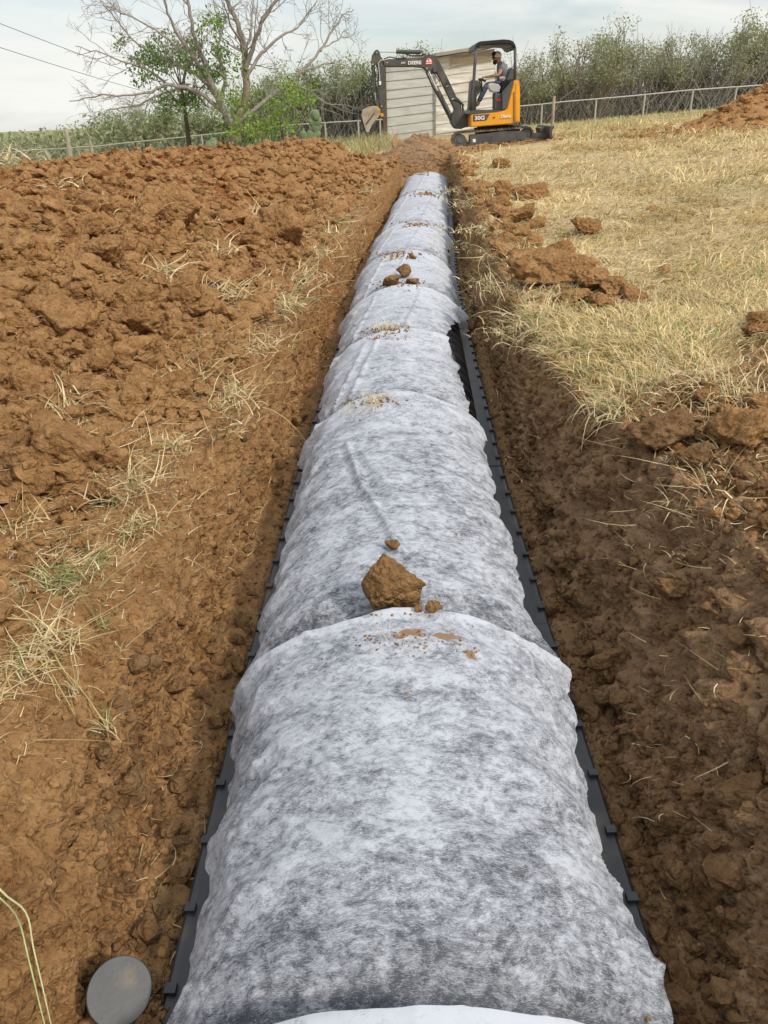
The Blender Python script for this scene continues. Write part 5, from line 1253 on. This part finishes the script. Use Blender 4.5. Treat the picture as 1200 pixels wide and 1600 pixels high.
def green_tree():
    rs = np.random.RandomState(5); TY = 21.2; b0 = UY(296, 232, TY); z0 = gzz(b0[0], TY)
    root = empty('green_tree', (b0[0], TY, z0)); tag(root, 'smaller leafy tree with a thin dark trunk, standing among the bare branches', 'tree')
    T = Tubes(); tr = Tubes()
    pts = [np.array(UY(a, b, TY)) for a, b in [(297, 240), (294, 215), (292, 195), (288, 168), (284, 140), (290, 110)]]; tr.add(pts, np.linspace(.07, .03, 6), 7)
    for (a, b) in [(215, 70), (230, 95), (250, 65), (270, 95), (300, 60), (320, 80), (335, 110), (340, 140), (310, 150), (240, 130), (225, 150), (262, 165), (335, 40), (290, 45), (350, 95), (205, 92)]:
        q = np.array(UY(a, b, TY+rs.normal()*.5)); s = pts[rs.randint(3, 6)]; m = (s+q)/2+rs.normal(size=3)*.12; T.add([s, m, q], [.022, .014, .007], 4)
    C = []
    for (a, b, rx_, ry_, n) in [(250, 95, 35, 26, 34), (295, 75, 35, 25, 30), (320, 120, 30, 28, 26), (275, 150, 35, 16, 26), (215, 95, 12, 12, 9), (340, 85, 16, 20, 12), (300, 165, 25, 10, 12), (187, 68, 6, 5, 3), (236, 80, 16, 16, 12), (338, 34, 14, 8, 7), (262, 170, 18, 8, 8), (225, 120, 16, 10, 8)]:
        for _ in range(n): C.append(UY(a+rs.normal()*rx_*.5, b+rs.normal()*ry_*.5, TY+rs.normal()*.6))
    np_mesh('trunk', np.concatenate(tr.V), quads=np.concatenate(tr.Q), mat=pbr('dark_bark', (.09, .07, .05), .95, var=.3), smooth=True, parent=root)
    np_mesh('branch', np.concatenate(T.V), quads=np.concatenate(T.Q), mat=M['bark'], smooth=True, parent=root)
    V, Q, C_ = leaves(C, 4200, .045, .10, [(.13, .22, .06), (.17, .27, .08), (.10, .17, .05), (.22, .31, .10)], rs)
    np_mesh('foliage', V, quads=Q, mat=M['leaf'], attrs={'Col': C_}, parent=root)
green_tree()
OL = [(.31, .34, .16), (.37, .39, .21), (.25, .28, .14), (.42, .43, .27), (.34, .33, .22)]
def scrub(a, top, w, Y, seed, label, dens=1., cols=OL, cat='tree', name='scrub_tree', twig=1., group=None):
    rs = np.random.RandomState(seed); x = UY(a, 180, Y)[0]; z0 = gz(x, Y)-.05; zt = UY(a, top, Y)[2]; H = max(zt-z0, .6); hw = w*Y/1050/2
    root = empty(name, (x, Y, z0)); tag(root, label, cat, group)
    T = Tubes(); tr = Tubes(); tops = []
    for k in range(int(7*twig)+2):
        aa = rs.uniform(0, 6.28); rr = rs.uniform(.15, 1)**.6; tx = x+math.cos(aa)*rr*hw; ty = Y+math.sin(aa)*rr*hw*.8; tz = z0+H*(1-.30*rr**2)*rs.uniform(.78, 1.0)
        p0 = np.array([x+math.cos(aa)*.12, Y+math.sin(aa)*.12, z0]); p3 = np.array([tx, ty, tz]); m1 = p0*.6+p3*.4+np.array([math.cos(aa)*hw*.15, 0, 0])+rs.normal(size=3)*.08; m2 = p0*.25+p3*.75+rs.normal(size=3)*.10
        pts = [p0, (p0+m1)/2+rs.normal(size=3)*.04, m1, m2, p3]; (tr if k < 3 else T).add(pts, [.06, .05, .036, .02, .008], 5)
        for j in range(9):
            i = rs.randint(1, 4); q = pts[i]*(.5)+pts[i+1]*.5 if rs.rand() < .5 else pts[i]; d = (p3-p0)/np.linalg.norm(p3-p0)+rs.normal(size=3)*.65
            grow(T, q, d, H*rs.uniform(.16, .34), .013, 1, rs, .02, .6, 3, 4, .2)
        tops.append(p3)
    tips = [t[0] for t in T.tips if t[0][2] > z0+H*.36]+tops*3
    np_mesh('trunk', np.concatenate(tr.V), quads=np.concatenate(tr.Q), mat=M['bark'], smooth=True, parent=root)
    np_mesh('branch', np.concatenate(T.V), quads=np.concatenate(T.Q), mat=M['bark_pale'] if seed % 3 == 0 else M['bark'], smooth=True, parent=root)
    tips = np.array(tips); tips = tips[tips[:, 2] > z0+H*.42]; pick = tips[rs.randint(len(tips), size=60)]
    V, Q, C_ = leaves(pick, int(4000*dens), .040, .17, cols, rs, (1, 1, .75))
    np_mesh('crown', V, quads=Q, mat=M['leaf'], attrs={'Col': C_}, parent=root)
pos = ['rightmost', 'second from the right', 'third from the right', 'fourth from the right', 'fifth from the right', 'sixth from the right', 'seventh from the right', 'eighth from the right', 'ninth from the right', 'tenth from the right']
rt = [(1205, 46, 90, 29), (1160, 66, 84, 30), (1112, 52, 86, 28.5), (1068, 56, 80, 30), (1032, 84, 70, 29), (985, 72, 84, 30), (932, 42, 110, 28), (885, 64, 90, 29.5), (850, 98, 80, 29), (812, 118, 60, 31)]
for k, (a, t, w, Y) in enumerate(rt):
    scrub(a, t, w*1.15, Y, 40+k, 'olive green scrub tree behind the right fence, '+pos[k]+' of that row', 1.15 if k != 6 else 1.0, twig=1.2, group='scrub trees behind the right fence')
lt = [(592, 96, 70, 29), (548, 94, 80, 30), (505, 100, 80, 29.5), (462, 112, 76, 30), (424, 128, 70, 29), (385, 142, 66, 31)]
for k, (a, t, w, Y) in enumerate(lt):
    scrub(a, t, w*1.15, Y, 60+k, 'dark green scrub tree left of the shed, '+['nearest to the bucket', 'second from the bucket', 'third from the bucket', 'fourth from the bucket', 'fifth from the bucket', 'half hidden behind the bare tree'][k], 1.25, [(.25, .31, .12), (.30, .36, .15), (.20, .25, .11), (.36, .39, .21)], twig=1.1, group='scrub trees left of the shed')
for k, (a, t, w, Y, lab) in enumerate([(648, 74, 60, 30, 'thin scrub tree showing above the excavator boom'), (700, 80, 54, 30.5, 'thin scrub tree showing over the shed roof'), (782, 104, 56, 31, 'scrub tree seen through the excavator canopy behind the operator')]):
    scrub(a, t, w, Y, 80+k, lab, .55)
for k, (a, t, w, Y, lab) in enumerate([(335, 165, 70, 31, 'green shrub between the two trunks by the fence'), (262, 172, 70, 32, 'shrub behind the thin dark trunk'), (212, 166, 60, 33, 'rounded olive shrub left of the thin trunk'), (178, 186, 60, 34, 'low shrub at the left, right of the thick old post')]):
    scrub(a, t, w, Y, 90+k, lab, .9, [(.27, .32, .13), (.33, .38, .17), (.22, .28, .12)], 'shrub', 'shrub', .8)
# undergrowth, tall grass and the far brush land: masses nobody could count
rs = np.random.RandomState(9)
def mass(name, label, n, xf, yf, hf, size, cols, twn=0, cat='brush'):
    a = xf(n); Y = yf(n); X = np.array([UY(p, 180, q)[0] for p, q in zip(a, Y)]); z0 = G(X, Y)-.9*sstep(26, 60, Y)*sstep(2, -10, X)-1.2*sstep(60, 500, Y)
    cl = fbm(np.stack([X, Y, X*0], 1), .45, 3, 17)
    Z = z0+hf(X, Y, cl)*rs.rand(n)**.8; C = np.stack([X, Y, Z], 1)
    s = size(Y); aa = rs.normal(size=(n, 3)); aa /= np.linalg.norm(aa, axis=1)[:, None]; b = np.cross(aa, rs.normal(size=(n, 3))); b /= np.linalg.norm(b, axis=1)[:, None]
    s = (s*rs.uniform(.6, 1.4, n))[:, None]
    V = np.stack([C-aa*s, C-b*s*.5, C+aa*s, C+b*s*.5], 1).reshape(-1, 3); c = np.array(cols)[rs.randint(len(cols), size=n)]*rs.uniform(.7, 1.25, (n, 1))
    tag(np_mesh(name, V, quads=np.arange(4*n).reshape(-1, 4), mat=M['leaf'], attrs={'Col': np.repeat(c, 4, 0)}), label, cat, kind='stuff')
mass('far_brush', 'low green brush stretching away on the left to the skyline', 30000, lambda n: rs.uniform(-120, 620, n), lambda n: 30+60*rs.rand(n)**1.3, lambda X, Y, c: np.clip(1.15+1.1*c, .25, 2.4)*(1+.12*(Y-30)/30), lambda Y: .06+.0011*Y, [(.27, .29, .15), (.32, .34, .19), (.38, .38, .23), (.23, .25, .14)])
mass('undergrowth', 'greyish undergrowth filling the gaps between the trees behind the fence', 20000, lambda n: rs.uniform(380, 1290, n), lambda n: rs.uniform(28.5, 35, n), lambda X, Y, c: np.clip(1.5+1.2*c, .4, 3.), lambda Y: Y*0+.055, [(.36, .33, .27), (.42, .38, .31), (.31, .32, .21), (.28, .26, .21)])
# bare grey stems in the undergrowth
T = Tubes()
for _ in range(1500):
    a = rs.uniform(390, 1280); Y = rs.uniform(27.5, 33); x = UY(a, 180, Y)[0]; z0 = gz(x, Y); L_ = rs.uniform(.9, 2.2); d = np.array([rs.normal()*.45, rs.normal()*.3, 1]); p = np.array([x, Y, z0]); q = p+d*L_*.5; T.add([p, q, q+(d+rs.normal(size=3)*.3)*L_*.5], [.016, .012, .005], 3)
tag(np_mesh('brush_stems', np.concatenate(T.V), quads=np.concatenate(T.Q), mat=M['bark_pale'], smooth=True), 'pale bare stems standing in the undergrowth behind the fence', 'brush', kind='stuff')
# tall grass along the fence on the left
n = 14000; a = rs.uniform(-60, 620, n); Y = rs.uniform(16.8, 26, n); X = np.array([UY(p, 220, q)[0] for p, q in zip(a, Y)])
k_ = (X < XC(Y)-1.2)|(Y > 20.5); X, Y = X[k_], Y[k_]; n = len(X); Z = G(X, Y)
C_ = np.where((rs.rand(n) < .45)[:, None], GREEN[rs.randint(4, size=n)]*1.2, STRAW[rs.randint(6, size=n)]*.9)
V, Q, C = blades(np.stack([X, Y, Z-.02], 1), rs.uniform(0, 6.28, n), rs.uniform(.15, .50, n), rs.uniform(.012, .024, n), rs.uniform(.02, .5, n), rs.normal(size=n)*.3, C_, 3)
tag(np_mesh('tall_grass', V, quads=Q, mat=M['grass'], attrs={'Col': np.clip(C, 0, 1)}), 'tall green and straw grass along the left fence', 'grass', kind='stuff')
n = 9000; a = rs.uniform(800, 1290, n); Y = rs.uniform(21, 27, n); X = np.array([UY(p, 190, q)[0] for p, q in zip(a, Y)]); Z = G(X, Y)
C_ = np.where((rs.rand(n) < .3)[:, None], GREEN[rs.randint(4, size=n)]*1.3, STRAW[rs.randint(6, size=n)])
V, Q, C = blades(np.stack([X, Y, Z-.02], 1), rs.uniform(0, 6.28, n), rs.uniform(.06, .22, n), rs.uniform(.012, .022, n), rs.uniform(.1, .8, n), rs.normal(size=n)*.3, C_, 3)
tag(np_mesh('fence_line_grass', V, quads=Q, mat=M['grass'], attrs={'Col': np.clip(C, 0, 1)}), 'short dry grass by the fence on the right', 'grass', kind='stuff')
# dry weed bush and cacti
tuft_obj('dry_weed', 224, 232, 500, .42, .016, 'dry yellowish weed bush by the left fence', 'weed', g=.35, spread=.28, lean=(.0, .6), at=Vector((UY(224, 232, 22.5)[0], 22.5, gzz(UY(224, 232, 22.5)[0], 22.5))))
M['cactus'] = pbr('cactus', (.17, .23, .12), .6, var=.2, vs=6)
for (a, b, Y, n, lab) in [(486, 214, 23.6, 16, 'grey green prickly pear cactus by the fence left of the bucket'), (330, 232, 20., 12, 'prickly pear cactus at the foot of the bare tree')]:
    x = UY(a, b, Y)[0]; z0 = gzz(x, Y); Vs = []; Fs = []; m = 0; V0, F0 = ICO[2]; ps = [(np.array([x, Y, z0+.12]), 0.)]
    for k in range(n):
        p, t0 = ps[rs.randint(len(ps))]; t = rs.uniform(-.9, .9); q = np.array([x, Y, z0+.10]) if k == 0 else p+np.array([math.sin(t)*.16, rs.normal()*.02, .05+abs(math.cos(t))*.11]); ps.append((q, t))
        Wv = V0*np.array([.11, .035, .15]); Wv = np.stack([Wv[:, 0]*math.cos(t)+Wv[:, 2]*math.sin(t), Wv[:, 1], -Wv[:, 0]*math.sin(t)+Wv[:, 2]*math.cos(t)], 1)
        Vs.append(Wv+q); Fs.append(F0+m); m += len(V0)
    tag(np_mesh('prickly_pear', np.concatenate(Vs), tris=np.concatenate(Fs), mat=M['cactus'], smooth=True, origin=(x, Y, z0)), lab, 'cactus')
# ------------------------------------------------------------------ soil mounds
def mound(name, cx0, cy0, rx_, ry_, h, label, mat, seed, rot=0):
    n = 150; g = np.linspace(-1.25, 1.25, n); A_, B_ = np.meshgrid(g, g, indexing='ij'); X = cx0+(A_*rx_*math.cos(rot)-B_*ry_*math.sin(rot)); Y = cy0+(A_*rx_*math.sin(rot)+B_*ry_*math.cos(rot))
    P = np.stack([X.ravel(), Y.ravel(), X.ravel()*0+seed], 1); r = np.hypot(A_, B_)+.14*fbm(P, 1.2, 3, seed).reshape(X.shape)
    Z = G(X, Y)-.10+(h+.10)*np.clip(1-sstep(.0, 1.1, r), 0, 1)
    w1_, w2_, wi = worley(P, 6, seed); v1_, _, vi_ = worley(P, 14, seed+5); e = sstep(1.15, .9, r)
    Z = Z+e*(.09*fbm(P, 1.5, 4, seed+2)+.10*np.clip(.62-w1_, 0, 1)*(.3+wi)+.05*np.clip(.6-v1_, 0, 1)*(.3+vi_)).reshape(X.shape)
    o = np_mesh(name, np.stack([X, Y, Z], -1).reshape(-1, 3), quads=grid_quads(n, n)[:, ::-1], mat=mat, smooth=True, origin=(cx0, cy0, float(G(np.array([cx0]), np.array([cy0]))[0]))); tag(o, label, 'soil mound')
c0 = UY(655, 235, 18.2); mound('soil_mound', c0[0], 18.1, 1.15, .8, .34, 'heap of freshly dug soil at the far end of the trench', M['soil'], 3)
c0 = UY(1235, 190, 17.5); mound('soil_mound', c0[0]+.3, 18.0, 2.7, 1.7, .72, 'big soil heap in the field at the right picture edge', M['soil_pale'], 4)
mc = []
for (X0, Y0_, rx_, ry_, n_, s_) in [(UY(655, 235, 18.2)[0], 18.1, 1.3, 1.0, 500, .035), (UY(1235, 190, 17.5)[0]+.3, 18.0, 2.9, 1.9, 900, .05), (3.0, 19.4, 1.6, .5, 260, .035), (1.2, 16.9, .7, .5, 160, .03)]:
    deps = bpy.context.evaluated_depsgraph_get()
    for _ in range(n_):
        x_, y_ = X0+R.normal()*rx_*.5, Y0_+R.normal()*ry_*.5; h = sc.ray_cast(deps, Vector((x_, y_, 5)), Vector((0, 0, -1)))
        if h[0] and h[4].name.startswith(('soil', 'ground')): mc.append((x_, y_, h[1].z+.005, s_*math.exp(R.normal()*.45), True))
sa, sb = U(985, 214, .74), U(1200, 196, .86)
for _ in range(700):
    t = R.rand()*1.1; x_ = sa[0]+(sb[0]-sa[0])*t; y_ = sa[1]+(sb[1]-sa[1])*t+R.normal()*.35; mc.append((x_, y_, drop(x_, y_)[0]+.01, .028*math.exp(R.normal()*.45), True))
crumb_field('mound_soil_crumbs', M['soil'], mc, 'loose soil crumbs over the far soil heaps and around the excavator')
# ------------------------------------------------------------------ dust
m, nt, ns, L = newmat('dust'); out = N(nt, 'ShaderNodeOutputMaterial'); vol = N(nt, 'ShaderNodeVolumePrincipled'); vol.inputs['Color'].default_value = (.80, .62, .45, 1)
tc = N(nt, 'ShaderNodeTexCoord'); ln = N(nt, 'ShaderNodeVectorMath'); ln.operation = 'LENGTH'; L.new(tc.outputs['Object'], ln.inputs[0])
L.new(mth(nt, 'MULTIPLY', mth(nt, 'POWER', rng(nt, ln.outputs['Value'], 0., 1., 1, 0), 1.6), .55), vol.inputs['Density']); L.new(vol.outputs[0], out.inputs['Volume'])
V0, F0 = ICO[3]; o = np_mesh('dust_cloud', V0, tris=F0, mat=m, smooth=True); o.location = UY(652, 245, 17.2); o.scale = (1.3, 1.5, .8)
tag(o, 'thin cloud of dust over the far end of the trench', 'dust', kind='stuff')
# ------------------------------------------------------------------ world, sun, camera
SE, SA = math.radians(41), math.radians(128)      # elevation; azimuth clockwise from +Y
w = bpy.data.worlds.new('World'); sc.world = w; w.use_nodes = True; nt = w.node_tree; nt.nodes.clear(); L = nt.links
out = N(nt, 'ShaderNodeOutputWorld'); bg = N(nt, 'ShaderNodeBackground'); bg.inputs['Strength'].default_value = .12
sky = N(nt, 'ShaderNodeTexSky'); sky.sky_type = 'NISHITA'; sky.sun_disc = False; sky.sun_elevation = SE; sky.sun_rotation = SA
sky.dust_density = 1.2; sky.air_density = 1.; sky.ozone_density = 2.; sky.altitude = 100
tc = N(nt, 'ShaderNodeTexCoord'); mp = N(nt, 'ShaderNodeMapping'); mp.inputs['Scale'].default_value = (1.2, 1.2, 5.5); L.new(tc.outputs['Generated'], mp.inputs[0])
cn = nz(nt, mp.outputs[0], 2.1, 7, .5, .55)
cl = rng(nt, cn, .36, .62, .30, 1.)
c = mixc(nt, cl, sky.outputs[0], (7.3, 7.3, 6.95))
sx = N(nt, 'ShaderNodeSeparateXYZ'); L.new(tc.outputs['Generated'], sx.inputs[0]); zf = rng(nt, sx.outputs[2], .22, .75, 1, 1.55)
vs_ = N(nt, 'ShaderNodeVectorMath'); vs_.operation = 'SCALE'; L.new(c, vs_.inputs[0]); L.new(zf, vs_.inputs['Scale']); c = vs_.outputs[0]
L.new(c, bg.inputs[0]); L.new(bg.outputs[0], out.inputs[0])
sl = bpy.data.lights.new('sun', 'SUN'); sl.energy = 2.5; sl.angle = math.radians(4); sl.color = (1, .91, .78)
so = bpy.data.objects.new('sun', sl); COL.objects.link(so)
sd = Vector((math.sin(SA)*math.cos(SE), math.cos(SA)*math.cos(SE), math.sin(SE))); so.rotation_euler = sd.to_track_quat('Z', 'Y').to_euler(); so.location = sd*40
cam = bpy.data.cameras.new('camera'); co = bpy.data.objects.new('camera', cam); COL.objects.link(co); sc.camera = co
cam.sensor_fit = 'VERTICAL'; cam.sensor_height = 36; cam.sensor_width = 27; cam.lens = 36*F/1600; cam.clip_start = .05; cam.clip_end = 6000
fw = Vector((0, math.cos(PIT), -math.sin(PIT))); upv = Vector((0, math.sin(PIT), math.cos(PIT))); rt_ = Vector((1, 0, 0))
# image x axis and y axis after roll
r2 = rt_*math.cos(ROLL)-upv*(-math.sin(ROLL))*(-1); r2 = rt_*math.cos(ROLL)+upv*(-math.sin(ROLL)); u2 = rt_*math.sin(ROLL)+upv*math.cos(ROLL)
co.matrix_world = Matrix(((r2.x, u2.x, -fw.x, 0), (r2.y, u2.y, -fw.y, 0), (r2.z, u2.z, -fw.z, CZ), (0, 0, 0, 1)))
sc.view_settings.view_transform = 'Standard'; sc.view_settings.look = 'None'; sc.view_settings.gamma = 1; sc.view_settings.exposure = .12
sc.cycles.transparent_max_bounces = 16
